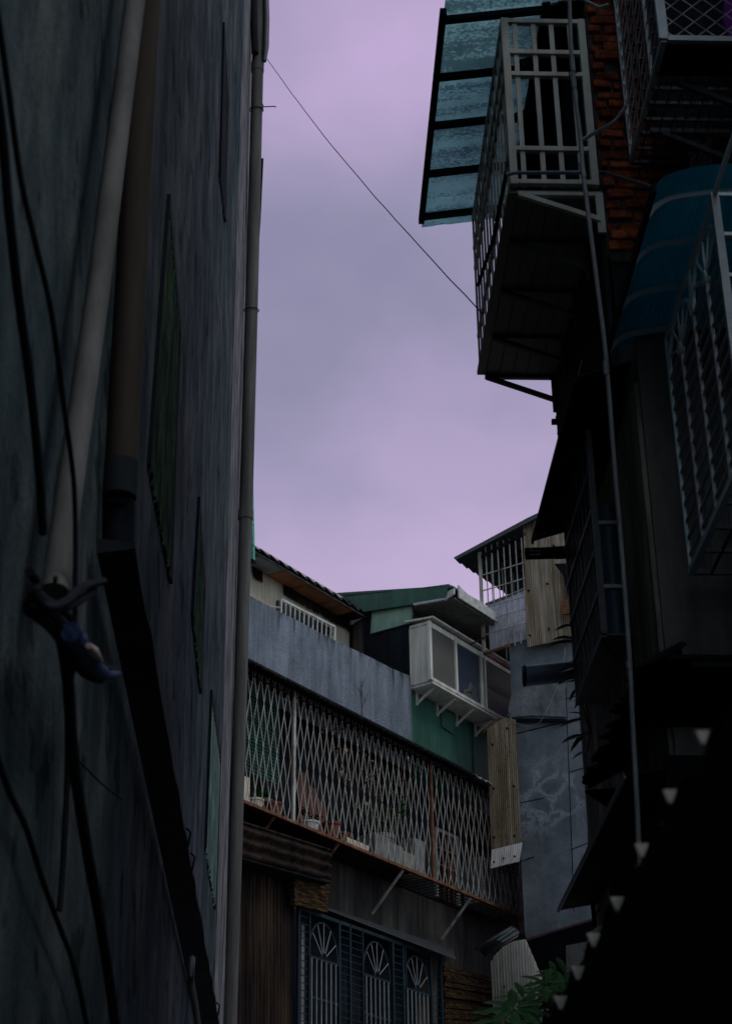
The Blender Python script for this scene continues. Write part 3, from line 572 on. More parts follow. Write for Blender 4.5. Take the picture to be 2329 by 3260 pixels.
mb = MB(); mb.corr(FP(4.15, CO+.2, 9.67), FP(CU1, CO+.2, 9.67), FP(CU1, .055, 9.87), FP(4.15, .055, 9.87), ZZ, .016, 11, 'tile', th=.01); o = mb.build('roof_sheet', 'corrgrey', k); o['label'] = 'paler corrugated end of the roof sheet'
mb = MB(); mb.corr(FP(4.15, CO+.15, 9.63), FP(CU1, CO+.15, 9.63), FP(CU1, .055, 9.83), FP(4.15, .055, 9.83), ZZ, .006, 11, 'tile', th=.01); mb.build('roof_lining', 'black', k)
# balcony inside: black sheet paints the recess shade, window in front
MB().fbox(-1.2, 6.3, .001, .02, CZ0, 9.7).build('balcony_shade_sheet', 'blackwall', thing('balcony_wall', 'balcony wall coloured black for the shade behind the diamond lattice', 'wall', FP(2, 0, 8)))
wn = thing('barred_window', 'white framed window with rusty grid bars low behind the right end of the lattice', 'window', FP(3.5, .05, 8.1))
a = FU(1388, 2645, .05); b = FU(1448, 2672, .05); ua_, ub_ = uoz(a)[0], uoz(b)[0]; z0_, z1_ = 8.07, uoz(a)[2]
mb = MB(); mb.fbox(ua_-.05, ua_, .021, .06, z0_, z1_); mb.fbox(ub_, ub_+.07, .021, .06, z0_, z1_); mb.fbox(ua_-.05, ub_+.07, .021, .065, z1_, z1_+.05); mb.build('frame', 'greyplastic', wn)
mb = MB()
for i in range(1, 4): u = ua_+(ub_-ua_)*i/4; mb.fbox(u-.008, u+.008, .06, .075, z0_, z1_)
for i in range(1, 4): z = z0_+(z1_-z0_)*i/4; mb.fbox(ua_, ub_, .058, .076, z-.010, z+.010)
mb.build('bars', 'rust', wn)
MB().fbox(ua_, ub_, .021, .03, z0_, z1_).build('pane', 'black', wn)
mb = MB(); a = uoz(FU(800, 2400, .1))[0]
for i in range(30): mb.fbox(CU0+i*.045, CU0+i*.045+.006, .20, .204, 8.6, 9.7)
for i in range(26): mb.fbox(CU0, .42, .205, .209, 8.6+i*.044, 8.606+i*.044)
o = mb.build('shade_net', 'net'); tag(o, 'green shade netting hung behind the left end of the lattice', 'net')
def pot(px, py, r, h, mat, label, o_=.32, plant=None):
    u = uoz(FU(px, py, o_))[0]; t = thing('flower_pot', label, 'flower pot', FP(u, o_, CZ0+.02), 'pots on the balcony cage floor')
    mb = MB(); c = FP(u, o_, CZ0+.02); mb.tube([c, c+ZZ*h*.85, c+ZZ*h*.86, c+ZZ*h], [r*.72, r*.97, r*1.08, r*1.08], 18); mb.build('pot', mat, t, True)
    if plant:
        mb = MB()
        for i in range(plant[1]):
            a = random.random()*6.28; el = .5+random.random(); d = V((math.cos(a), math.sin(a), el)); b0 = c+ZZ*h
            tip = b0+d*plant[2]*(.4+random.random()*.6); mb.tube([b0, tip], .003, 5)
            for j in range(4): mb.leaf(b0.lerp(tip, .4+.15*j), V((random.random()-.5, random.random()-.5, random.random()*.5)), ZZ, .09, .045, .3)
        mb.build('plant', plant[0], t, thick=.001)
pot(868, 2560, .12, .20, 'terracotta', 'red clay pot at the left end of the balcony cage')
pot(812, 2560, .10, .16, 'cream', 'cream round pot beside the cream box, left end of the balcony', plant=('leaf', 6, .15))
pot(985, 2620, .12, .16, 'corrwhite', 'white round planter in the balcony, just right of the rusty post', plant=('leafdark', 5, .2))
pot(1055, 2650, .11, .22, 'terracotta', 'red pot in front of the faded pink boards', .40)
pot(1088, 2665, .10, .20, 'terracotta', 'second red pot, partly hidden right of the pink boards', .30)
pot(1215, 2650, .16, .42, 'bface', 'large dark pot with a leafy green plant in mid balcony', .25, ('leaf', 26, .45))
pot(845, 2520, .09, .3, 'bface', 'dark pot with a small green plant behind the red clay pot', .15, ('leaf', 10, .25))
o = MB().fbox(-.8, uoz(FU(790, 2550, .38))[0], .2, .4, CZ0+.02, 8.42).build('storage_box', 'cream'); tag(o, 'cream box lit at the far left end of the balcony cage', 'box')
mb = MB(); a = uoz(FU(960, 2550, .2))[0]
for i in range(3): mb.prism([FP(a+i*.2, .15+.03*i, 8.08), FP(a+i*.2+.18, .18+.03*i, 8.08), FP(a+i*.2+.22, .1, 8.95-.16*i), FP(a+i*.2+.05, .1, 8.95-.12*i)], FN*.01)
o = mb.build('leaning_boards', 'pink'); tag(o, 'faded pink boards leaning inside the balcony right of the rusty post', 'boards')
for i, (xa, xb, h, mt, lb) in enumerate(((1100, 1165, .13, 'cream', 'low cream trough planter on the balcony floor right of the red pots'), (1190, 1228, .34, 'greyplastic', 'first pale grey plastic crate right of the green plant'), (1232, 1275, .30, 'greyplastic', 'middle pale grey box of the row beside the rusty post'), (1280, 1312, .26, 'corrgrey', 'lowest grey box at the right of the row of boxes'), (1316, 1345, .5, 'greyplastic', 'tall grey panel box just left of the second rusty post'))):
    a, b = uoz(FU(xa, 2700, .38))[0], uoz(FU(xb, 2700, .38))[0]; q = .22+.03*(i % 2)
    mb = MB(); mb.prism([FP(a, .4, CZ0+.02), FP(b, .4, CZ0+.02), FP(b+.02, .41, CZ0+.02+h), FP(a-.02, .41, CZ0+.02+h)], FN*-q); o = mb.build('storage_box', mt, None, False, .006); tag(o, lb, 'box')
# air conditioner outdoor unit at far right end of cage
ac = thing('air_conditioner', 'dark louvred air conditioner unit at the right end of the balcony cage', 'air conditioner', FP(5.2, .25, 8.1))
MB().fbox(4.75, 5.5, .05, .36, 8.1, 8.75).build('housing', 'bface', ac, False, .01)
mb = MB()
for i in range(14): mb.fbox(4.78, 5.47, .36, .37, 8.13+i*.043, 8.145+i*.043)
mb.build('louvre', 'steeldark', ac)
# dried climber + sapling
def twiggy(root, tops, mats, nleaf, spread, label, name, cat, lf=.05):
    t = thing(name, label, cat, root); mb = MB(); lv = {m_: MB() for m_ in mats}
    for tp in tops:
        pts = [root.lerp(tp, i/5)+V((random.random()-.5, random.random()-.5, random.random()-.5))*.06*(0 < i < 5) for i in range(6)]
        mb.tube(pts, [.007-.001*i for i in range(6)], 5)
        for i in range(nleaf):
            m_ = random.choice(mats); b0 = pts[random.choice((3, 4, 5))]+V((random.random()-.5, random.random()-.5, random.random()-.5))*spread
            lv[m_].leaf(b0, V((random.random()-.5, random.random()-.5, random.random()-.7)), ZZ, lf, lf*.5, .3)
    mb.build('stem', 'twig', t, True)
    for m_ in mats:
        if lv[m_].v: lv[m_].build('leaves', m_, t, thick=.001)
twiggy(FP(uoz(FU(1200, 2660, .3))[0], .3, 8.3), [FU(px, py, .53) for px, py in [(1025, 2315), (1055, 2310), (1082, 2305), (1145, 2330), (1150, 2380), (1085, 2450), (1175, 2420), (1165, 2500), (1095, 2470), (1210, 2375), (1290, 2420)]], ['leafred', 'leafred', 'leafpale'], 20, .11, 'dried red-brown climbing plant tangled in the upper middle of the lattice', 'climbing_plant', 'plant')
twiggy(FP(uoz(FU(1250, 2600, .4))[0], .4, 8.5), [FU(px, py, .52) for px, py in [(1230, 2480), (1265, 2440), (1310, 2460), (1220, 2560), (1200, 2600), (1330, 2450)]], ['leaf'], 5, .08, 'sparse green vine climbing the middle of the lattice right of the dried climber', 'vine', 'plant', .04)
r0 = FU(1152, 2290, .62)
t = thing('sapling', 'small bare sapling growing up in front of the grey stucco parapet', 'sapling', r0); mb = MB()
def br(p, d, l, r_, n):
    q_ = p+d*l; mb.tube([p, p.lerp(q_, .5)+V((random.random()-.5, 0, random.random()-.5))*.015, q_], [r_, r_*.8, r_*.6], 5)
    if n:
        for i in range(3): br(p.lerp(q_, .5+.25*i), (d+FD*(random.random()-.5)*1.6+V((0, 0, .3*random.random()))+FN*(random.random()-.5)*.5).normalized(), l*.62, r_*.6, n-1)
br(r0, V((0, 0, 1)), .26, .009, 3); mb.build('stem', 'twig', t, True)

# ---- lower left: rusty corrugated wall, ledge, boards
rw = thing('corrugated_lean_to', 'dark rusty corrugated lean-to wall with a ribbed gutter ledge below the balcony', 'lean-to', FP(.2, .4, 0))
MB().corr(FU(690, 2640, .35), FU(936, 2745, .35), FU(938, 3300, .35), FU(690, 3300, .35), FN, .012, 22, 'sin').build('wall_sheet', 'rustdark', rw, True)
a, b = FU(700, 2590, .65), FU(1052, 2702, .65)
mb = MB(); mb.corr(a-ZZ*.42, a, b, b-ZZ*.38, FN, .03, 3, 'sin', th=.01); mb.build('ledge', 'rustdark', rw, True)
MB().prism([a, b, b-FN*.6, a-FN*.6], (0, 0, -.02)).build('ledge_top', 'rustdark', rw)
MB().prism([a-ZZ*.42, b-ZZ*.40, b-ZZ*.40-FN*.6, a-ZZ*.42-FN*.6], (0, 0, -.02)).build('ledge_bottom', 'black', rw)
mb = MB(); a, b, c, d = FU(938, 2775, .52), FU(1048, 2800, .52), FU(1042, 2905, .52), FU(938, 2880, .52)
for i in range(9):
    f0, f1 = i/9, (i+.9)/9; j = (random.random()-.5)*.05; mb.prism([a.lerp(d, f0), b.lerp(c, f0)+FD*j, b.lerp(c, f1)+FD*j, a.lerp(d, f1)], FN*(-.06-.05*random.random()))
mb.build('timber_packing', 'woodrust', rw)
mb = MB(); a, b, c, d = FU(1400, 3075, .05), FU(1575, 3120, .05), FU(1590, 3300, .05), FU(1400, 3300, .05)
for i in range(13):
    f0, f1 = i/13, (i+.88)/13; mb.prism([a.lerp(d, f0), b.lerp(c, f0), b.lerp(c, f1), a.lerp(d, f1)], FN*(.03+.07*random.random()))
o = mb.build('plank_siding', 'woodrust'); tag(o, 'weathered rusty plank siding at the bottom beside the fan window grille', 'siding')

# awning over grille window
aw = thing('window_awning', 'thin dark slanted sheet awning above the fan-patterned window grille', 'awning', FP(2.5, .3, 7.4))
MB().prism([FU(1000, 2876, .28), FU(1450, 3052, .62), FU(1440, 3020, .03), FU(960, 2862, .03)], (0, 0, -.014)).build('sheet', 'steeldark', aw)
WG = .40
wg = thing('window_grille', 'dark blue-green window grille with three fan arches and bright vertical bars', 'window grille', FU(1170, 3150, WG))
zt_ = uoz(FU(950, 2885, WG))[2]; zz0 = 5.3
def gu(px, py=3060): return uoz(FU(px, py, WG))[0]
fr = MB()
for px, wd_ in ((948, .03), (982, .02), (1078, .035), (1112, .03), (1152, .02), (1248, .035), (1280, .03), (1288, .02), (1368, .035), (1400, .03)):
    u = gu(px); fr.fbox(u-wd_/2, u+wd_/2, WG-.02, WG+.02, zz0, zt_)
fr.fbox(gu(948), gu(1400), WG-.02, WG+.02, zt_-.04, zt_)
fr.build('frame', 'tealdark', wg)
for (cx, cyy, hw) in ((1028, 3053, 46), (1198, 3110, 42), (1326, 3152, 38)):
    c = FU(cx, cyy, WG); u, _, z = uoz(c); rad = gu(cx+hw, cyy)-gu(cx, cyy); rz = .42
    mb = MB()
    arc = [FP(u+rad*math.cos(a), WG, z+rz*math.sin(a)) for a in [i*math.pi/14 for i in range(15)]]; mb.tube(arc, .012, 6)
    mb.build('fan_arch', 'tealdark', wg, True); mb = MB(); mb.tube([FP(u+.05*math.cos(a), WG+.01, z+.06*math.sin(a)) for a in [i*math.pi/8 for i in range(9)]], .012, 6)
    mb.build('fan_hub', 'tealdark', wg, True); mb = MB()
    mb.bar(FP(u-rad, WG, z-.02), FP(u+rad, WG, z-.02), .03, .03); mb.build('cross_rail', 'tealdark', wg); mb = MB(); mb.bar(FP(u-rad, WG, z-.48), FP(u+rad, WG, z-.48), .03, .03)
    mb.build('cross_rail', 'tealdark', wg)
    mb = MB()
    for a in (30, 60, 90, 115, 140): a = math.radians(a); mb.bar(FP(u+.05*math.cos(a), WG+.01, z+.06*math.sin(a)), FP(u+rad*.97*math.cos(a), WG+.01, z+rz*.97*math.sin(a)), .007, .007, up=FN)
    for i in range(6): uu = u-rad*.82+i*rad*1.64/5; mb.bar(FP(uu, WG+.012, zz0), FP(uu, WG+.012, z-.03), .009, .009, up=FN)
    mb.build('bars', 'steel', wg)
for (xa, xb) in ((948, 982), (1078, 1152), (1248, 1288), (1368, 1400)):
    mb = MB()
    for i in range(22): z = zt_-.1-i*.085; mb.bar(FP(gu(xa), WG, z), FP(gu(xb), WG, z), .009, .009)
    mb.build('side_bars', 'tealdark', wg)
MB().fbox(gu(948), gu(1400), .012, .022, zz0, 7.25).build('pane', 'blackwall', wg)
mb = MB(); u = uoz(FU(952, 3000, .2))[0]
o = MB().fbox(u-.01, u+.05, .2, .24, 5.3, 7.0).build('curtain_edge', 'greyplastic'); tag(o, 'pale curtain edge hanging at the left inside the fan grille', 'curtain')

# ================================================================== TOWER WING
TU = 4.7
T = thing('stucco_tower', 'blue-grey stucco stair tower with patched cracks rising at the right of the gap', 'building', FP(6, 2.2, 0))
def fs(px, py, u=TU): return FS(px, py, u)
tl = uoz(fs(1622, 2060))[1]
MB().fbox(TU, 8, tl, 4.2, 0, 10.35).build('wall', 'tower', T)
MB().fbox(TU, 8, tl-.015, 4.2, 10.37, 11.9).build('upper_wall', 'tower', T)
mb = MB(); pp = [fs(px, py, TU-.02) for px, py in [(1617, 2262), (1625, 2215), (1660, 2195), (1720, 2180), (1795, 2175), (1800, 2282), (1690, 2278), (1625, 2283)]]
mb.prism(pp, FD*.03); mb.build('plaster_patch', 'plasterpatch', T)
MB().prism([fs(1630, 2286, TU-.05), fs(1796, 2288, TU-.05), fs(1796, 2297, TU-.05), fs(1630, 2295, TU-.05)], FD*.06).build('ledge', 'black', T)
MB().prism([fs(1800, 2100, TU-.012), fs(2000, 2080, TU-.012), fs(2000, 3000, TU-.012), fs(1822, 3000, TU-.012)], FD*.02).build('corner_strip', 'parapet', T) if 0 else None
mb = MB()
for (a, b) in (((1800, 2190), (1826, 2900)), ((1812, 2458), (1870, 2440)), ((1815, 2705), (1905, 2670)), ((1862, 2300), (1872, 2700)), ((1657, 2555), (1730, 2540)), ((1655, 2742), (1700, 2728)), ((1800, 2225), (1850, 2210))):
    p, q_ = fs(*a, TU-.002), fs(*b, TU-.002); mb.bar(p, q_, .009, .006, up=FD)
mb.build('crack', 'blackwall', T)
c = sum((uoz(fs(px, py, TU-.02))[0] for px, py in [(1617, 2262)]), 0)
# corrugated fibre cement sheet at the top
C1 = thing('corrugated_cladding', 'tall weathered beige corrugated sheet with bolts on the top of the stucco tower', 'cladding sheet', fs(1740, 2040, 4.6))
a, b, c, d = fs(1664, 1672, 4.6), fs(1830, 1610, 4.6), fs(1836, 2026, 4.6), fs(1677, 2060, 4.6)
MB().corr(a, b, c, d, -FD, .006, 24, 'sin', rag=.012).build('sheet', 'corrbeige', C1, True)
mb = MB()
for px, py in ((1761, 1737), (1740, 1858), (1681, 1880), (1746, 2003), (1685, 2022)): p = fs(px, py, 4.585); mb.tube([p+FD*.02, p-FD*.02], [.016, .011], 8)
mb.build('bolts', 'black', C1, True)
# lower narrow tan sheet
C2 = thing('corrugated_cladding', 'narrow tan corrugated sheet hanging beside the right end of the lattice', 'cladding sheet', fs(1605, 2700, 4.58))
a, b, c, d = fs(1549, 2318, 4.58), fs(1640, 2290, 4.58), fs(1658, 2684, 4.58), fs(1562, 2708, 4.58)
mb = MB(); mb.corr(a, b, c, d, -FD, .0032, 15, 'sin', rag=.01); mb.prism([fs(1549, 2320, 4.585), fs(1605, 2283, 4.585), fs(1640, 2291, 4.585)], FD*.008); mb.build('sheet', 'corrtan', C2, True)
mb = MB()
for px, py in ((1570, 2510), (1634, 2502), (1572, 2665), (1636, 2660), (1566, 2370), (1613, 2318)): p = fs(px, py, 4.565); mb.tube([p+FD*.02, p-FD*.02], [.014, .010], 8)
mb.build('bolts', 'black', C2, True)
C3 = thing('corrugated_cladding', 'short white corrugated offcut bolted below the narrow tan sheet', 'cladding sheet', fs(1605, 2760, 4.55))
MB().corr(fs(1564, 2706, 4.55), fs(1662, 2682, 4.55), fs(1652, 2742, 4.5), fs(1560, 2764, 4.5), -FD, .0035, 14, 'sin', rag=.012).build('sheet', 'corrwhite', C3, True)
mb = MB()
for px, py in ((1572, 2744), (1602, 2732), (1637, 2726)): p = fs(px, py, 4.51); mb.tube([p+FD*.02, p-FD*.02], [.014, .010], 8)
mb.build('bolts', 'black', C3, True)
MB().prism([fs(1530, 2340, 4.6), fs(1548, 2325, 4.6), fs(1600, 2285, 4.6), fs(1590, 2285, 4.6), fs(1553, 2308, 4.6)], FD*.03).build('rust_flap', 'rust', C2)
o = MB().tube(smooth_path([fs(px, py, 4.55) for px, py in [(1614, 2272), (1640, 2300), (1680, 2312), (1715, 2300), (1740, 2260), (1775, 2180), (1790, 2120), (1800, 2060)]]), .0035, 5).build('cable', 'gutter', None, True); tag(o, 'thin pale wire looping across the stucco tower under the ledge', 'wire')
# small dark grid under offcut
mb = MB()
for i in range(7): mb.bar(fs(1590+i*9, 2740, 4.75), fs(1592+i*9, 2775+i*3, 4.75), .010, .010, up=FD)
for i in range(4): mb.bar(fs(1580, 2745+i*9, 4.75), fs(1646, 2752+i*16, 4.75), .010, .010, up=FD)
o = mb.build('steel_grid', 'black'); tag(o, 'small black steel grid just under the white corrugated offcut', 'grid')

# ---- rooftop grid cage and roof
K = thing('rooftop_cage', 'rusty white steel grid cage with plastic sheeting at the top of the tower', 'cage', fs(1545, 2080, 4.6))
UG = 4.6
P = lambda px, py: fs(px, py, UG)
oL, zB = uoz(P(1540, 2080))[1:]; zT = 13.35; oR = uoz(P(1668, 1800))[1]
mb = MB(); mb.bar(FP(UG, oL, zB), FP(UG, oL, zT-.08), .045, .03, up=FD); mb.build('corner_post', 'lattice', K)
hs = [uoz(P(1545, y))[2] for y in (1828, 1878, 1935, 1975, 2020)]
mb = MB()
for z in hs: mb.bar(FP(UG, oL-.0, z), FP(UG, oR, z), .013, .013)
for i in range(1, 8): o_ = oL+(oR-oL)*i/7.3; mb.bar(FP(UG+.01, o_, zB+(.0)), FP(UG+.01, o_, zT), .012, .012, up=FD)
mb.build('front_grid', 'lattice', K)
mb = MB()
mb.bar(FP(UG, oL, zB), FP(UG, uoz(P(1620, 2062))[1], zB), .04, .03); mb.bar(FP(UG, oL, zB), FP(6.4, oL, zB), .03, .03)
mb.build('bottom_rail', 'rust', K)
mb = MB()
for i in range(1, 6): u = UG+i*.32; mb.bar(FP(u, oL, zB), FP(u, oL, zT), .010, .010, up=FN)
for z in hs[2:3]+[zB+.08]: mb.bar(FP(UG, oL, z), FP(6.4, oL, z), .014, .014)
mb.build('side_grid', 'lattice', K)
mb = MB()
for i in range(1, 4): o_ = oL+(tl+.2-oL)*i/4; mb.bar(FP(6.2, o_, zB), FP(6.2, o_, zT), .016, .016, up=FD)
mb.build('rear_grid', 'lattice', K)
mb = MB(); mb.tube([FP(UG, oL-.12, hs[2]+.03), FP(UG, oL+.05, hs[2]+.03)], .018, 6); mb.tube([FP(UG-.02, oL-.22, hs[4]-.10), FP(UG-.02, oL+.05, hs[4]-.05)], .012, 6); mb.build('stub_rod', 'steeldark', K, True)
# plastic sheet (wrinkled)
mb = MB(); n = 7; g_ = {}
z_hi = hs[2]+.08
for i in range(n+1):
    for j in range(n+1):
        f, h = i/n, j/n; z1_ = z_hi+.05*f; z = zB+.07+(z1_-zB-.07)*h
        g_[i, j] = FP(UG+.06+(random.random()-.5)*.06, oL+.06+(oR-oL-.06)*f, z)
for i in range(n):
    for j in range(n): mb.add([g_[i, j], g_[i+1, j], g_[i+1, j+1], g_[i, j+1]], [(0, 1, 2, 3)])
mb.build('plastic_sheet', 'plastic', K, False, thick=.002)
mb = MB(); a, b = FP(UG+.05, oL+.04, z_hi), FP(UG+.05, oR, z_hi+.07); mb.tube([a, a.lerp(b, .5)-ZZ*.01, b], .022, 8); mb.build('sheet_roll', 'greyplastic', K, True)
# clutter in the top of cage
mb = MB()
for i in range(5): mb.bar(FP(UG+.3+i*.25, oL+.1, zT-.15+.03*i), FP(UG+.3+i*.25, oR+.5, zT-.02+.03*i), .04, .06)
mb.bar(FP(UG+.1, oL+.3, zT-.05), FP(6.3, oL+.3, zT-.1), .05, .05); mb.build('rafters', 'rustdark', K)
RF = thing('corrugated_roof', 'dark corrugated roof jutting out over the rooftop cage', 'roof', FP(5.2, 1, 13.3))
a = P(1455, 1786); b = P(1560, 1735); c_r = P(1690, 1660); d_r = P(1850, 1585)
mb = MB()
L_ = 1.9
def rp(p, u): uu, oo, z = uoz(p); return FP(u, oo, z - .0)
for (p, q_, wv) in ((a, c_r, 1), (c_r, d_r, 1)):
    mb.corr(rp(p, 4.5), rp(p, 6.6), rp(q_, 6.6), rp(q_, 4.5), ZZ, .02, 11, 'tile', th=.01)
mb.build('sheet', 'rooftile', RF)
mb = MB(); a2 = P(1460, 1783)
mb.prism([rp(P(1457, 1784), 4.49), rp(P(1690, 1660), 4.49), rp(P(1840, 1588), 4.49), rp(P(1840, 1600), 4.49), rp(P(1690, 1672), 4.49), rp(P(1462, 1790), 4.49)], FD*.02); mb.build('verge', 'steeldark', RF)
MB().bar(rp(P(1530, 1772), 4.62), rp(P(1670, 1700), 4.62), .05, .05).build('beam', 'black', RF)
MB().fbox(6.5, 6.56, uoz(P(1600, 1900))[1]+.15, 3.0, 11.9, 13.4).build('back_screen', 'blackwall', RF)
# dark material hung right of the corrugated sheet, rust box, and awning edge
o = MB().prism([fs(1762, 1795, 4.5), fs(1850, 1790, 4.5), fs(1860, 1990, 4.5), fs(1815, 1925, 4.5), fs(1790, 1830, 4.5)], FD*.06).build('torn_awning', 'black'); tag(o, 'torn black awning scrap hanging over the right edge of the beige corrugated sheet', 'awning')
o = MB().prism([fs(1781, 1912, 4.48), fs(1830, 1905, 4.48), fs(1832, 1950, 4.48), fs(1786, 1955, 4.48)], FD*.05).build('rusty_box', 'rust'); tag(o, 'small rusty box beside the beige corrugated sheet at the cage edge', 'box')

# ================================================================== RIGHT BUILDINGS
WX = 1.72
A = thing('brick_building', 'exposed crumbling red brick building corner behind the cream window cage', 'building', (2.2, 9, 0))
MB().box((WX, 8.08, 7.50), (2.9, 10.02, 13)).build('wall', 'mortar', A)
br_ = MB(); z = 7.56; row = 0
while z < 10.4:
    x = WX+.004+(row % 2)*.10-.08
    while x < 2.75:
        ln = .13+random.random()*.12; hh = .058+random.random()*.016
        if random.random() < .95:
            y0 = 8.08-.01-random.random()*.035; x0 = max(WX+.005, x); x1 = x+ln-.008-random.random()*.012; ch = [.012*random.random() for _ in range(8)]
            if x1-x0 > .04:
                zz_ = z+(random.random()-.5)*.008
                br_.add([(x0+ch[0], y0+ch[1], zz_+ch[2]), (x1-ch[3], y0+ch[4], zz_+ch[5]), (x1-ch[6], y0+ch[2], zz_+hh-ch[7]), (x0+ch[1], y0+ch[3], zz_+hh-ch[4]),
                         (x0, 8.085, zz_), (x1, 8.085, zz_), (x1, 8.085, zz_+hh), (x0, 8.085, zz_+hh)], [(0, 1, 2, 3), (0, 4, 5, 1), (1, 5, 6, 2), (2, 6, 7, 3), (3, 7, 4, 0)])
        x += ln
    z += .074; row += 1
br_.build('brickwork', 'brick', A, False, .009)
B = thing('concrete_building', 'dark lower concrete building block with a brown stained alley side coloured lighter as if lit', 'building', (2.2, 8.8, 0))
MB().box((WX+.004, 7.6, 0), (3.0, 10.0, 6.9)).build('front_wall', 'bface', B)
mb = MB(); mb.box((WX-.02, 7.62, 0), (WX+.003, 9.98, 6.4)); mb.build('side_wall', 'bside', B)
MB().box((WX+.006, 8.02, 6.9), (2.9, 10.0, 7.50)).build('lintel', 'blackwall', B)
MB().box((WX, 8.0, 7.44), (2.9, 8.07, 7.50)).build('brick_ledge', 'brownwall', B)
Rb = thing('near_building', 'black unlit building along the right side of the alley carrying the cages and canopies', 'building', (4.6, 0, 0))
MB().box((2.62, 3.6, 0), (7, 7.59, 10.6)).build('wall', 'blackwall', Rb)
MB().box((2.62, -7, 0), (7, 3.59, 4.0)).build('shade_wing', 'blackwall', Rb)  # unseen lower wing added to shade the near part of the left wall
Bk = thing('rear_blocker', 'plain dark building added behind the viewpoint to block sky light', 'building', (0, -21, 0))  # unseen block added to darken the walls that face the camera
mb = MB(); mb.box((-8, -24, 0), (9, -20.05, 6.5)); mb.build('wall', 'blackwall', Bk)
mb = MB()
for i in range(4):
    for j in range(2): mb.box((-5+i*3, -20.04, 1+j*2), (-3.8+i*3, -20.0, 2.2+j*2))
mb.build('window', 'glassplain', Bk)

# ---- cream cage C1
CG = thing('window_cage', 'cream painted steel window cage with flat bars on the brick building', 'window cage', (1.45, 9, 7.96))
x0, x1, y0, y1, z0, z1 = 1.185, 1.69, 8.0, 9.95, 7.96, 9.225
fr = MB(); wF = .042
zr = [AY(1600, py, 8.0).z for py in (64, 168, 238, 475, 583)]; zr[0] = z1-.02; zr[-1] = z0+.022
xt = lambda z: 0
for xx in (x0+.02, x1-.02): fr.bar((xx, y0, z0), (xx, y0, z1), .045, .04)
for z in zr: fr.bar((x0, y0, z), (x1, y0, z), .036, .034)
fr.build('end_frame', 'cagewhite', CG, False, .003)
mb = MB()
for f in (.16, .385, .60, .82): xx = x0+(x1-x0)*f; mb.bar((xx, y0+.005, z0), (xx, y0+.005, z1), .028, .02)
mb.build('end_bars', 'cagewhite', CG)
mb = MB(); ny = 13
for i in range(1, ny+1): y = y0+(y1-y0)*i/ny; mb.bar((x0+.008, y, z0), (x0+.008, y, z1), .014, .014)
for z in zr: mb.bar((x0+.008, y0, z), (x0+.008, y1, z), .022, .025)
mb.build('side_grille', 'cagewhite', CG)
mb = MB(); mb.box((x0-.012, y0+.03, z0-.03), (x1+.02, y1+.02, z0-.003)); mb.build('floor_panel', 'floorbrown', CG)
mb = MB()
for i in range(1, 5): y = y0+i*.12; 
for i in range(5): xx = x0+.09*(i+.5); mb.box((xx, y0+.04, z0-.034), (xx+.003, y1, z0-.0301))
mb.build('floor_seam', 'black', CG)
for i, y in enumerate((8.02, 8.48, 8.98, 9.5, 9.97)):
    mb = MB(); mt = 'cagewhite' if i == 0 else 'steeldark'; zq = z0-.045
    mb.bar((x0+.04, y, zq), (x1, y, zq), .03, .024); mb.bar((x0+.05, y-.012, zq-.01), (x1, y-.012, zq-.185), .026, .03); mb.bar((x1+.0, y-.004, zq+.01), (x1+.0, y-.004, zq-.27), .045, .02)
    mb.build('bracket', mt, CG)
mb = MB(); mb.box((1.50, 8.06, 9.44), (1.72, 10.0, 9.47)); mb.bar((1.48, 8.05, 9.40), (1.48, 10.0, 9.40), .05, .05)
for i in range(4): mb.bar((1.30, 8.15+i*.5, 9.0), (1.60, 8.35+i*.5, 9.3), .04, .05)
mb.build('roof_panel', 'black', CG)
mb = MB(); mb.box((1.66, 8.10, 8.0), (1.715, 9.9, 9.3)); mb.build('back_board', 'blackwall', CG)
o = MB().tube([AY(1610, 556, 7.9), AY(1640, 550, 7.9), AY(1862, 549, 7.9)], .011, 8).build('steel_rod', 'bluemetal', None, True); tag(o, 'dark horizontal steel rod across the lower end of the cream window cage', 'rod')
o = MB().tube([AY(1610, 552, 7.93), AX(1570, 760, 1.14), AX(1521, 908, 1.12)], .012, 8).build('steel_rod', 'black', None, True); tag(o, 'black rod slanting down along the side bars of the cream cage', 'rod')
# ---- awning over it
AW = thing('glazed_awning', 'aqua textured plastic awning in a dark frame above the cream window cage', 'awning', (1.1, 9, 9.3))
def AWp(x, y): return V((x, y, 9.30+(x-.82)*.16))
# outer edge x as seen from y
ox0, ox1 = .85, .82
bars_y = [8.08, 8.08+.55, 8.08+1.02, 8.08+1.50, 10.0]
bars_y = [8.08] + [AZ(px, py, 9.31).y for px, py in ((1406, 238), (1384, 392), (1364, 545))] + [10.03]
for i in range(4):
    ya, yb = bars_y[i], bars_y[i+1]
    mb = MB(); mb.add([AWp(.86, ya), AWp(1.47, ya), AWp(1.47, yb), AWp(.86, yb)], [(0, 1, 2, 3)]); mb.build('glazing_sheet', 'awnglass', AW, thick=.004)
mb = MB()
for y in bars_y: mb.bar(AWp(.84, y)-ZZ*.02, AWp(1.50, y)-ZZ*.02, .045, .035)
mb.bar(AWp(.84, 8.0)-ZZ*.02, AWp(.84, 10.08)-ZZ*.02, .04, .05); mb.bar(AWp(1.48, 8.05)-ZZ*.02, AWp(1.48, 10.05)-ZZ*.02, .03, .03)
mb.build('frame', 'darkmetal', AW)
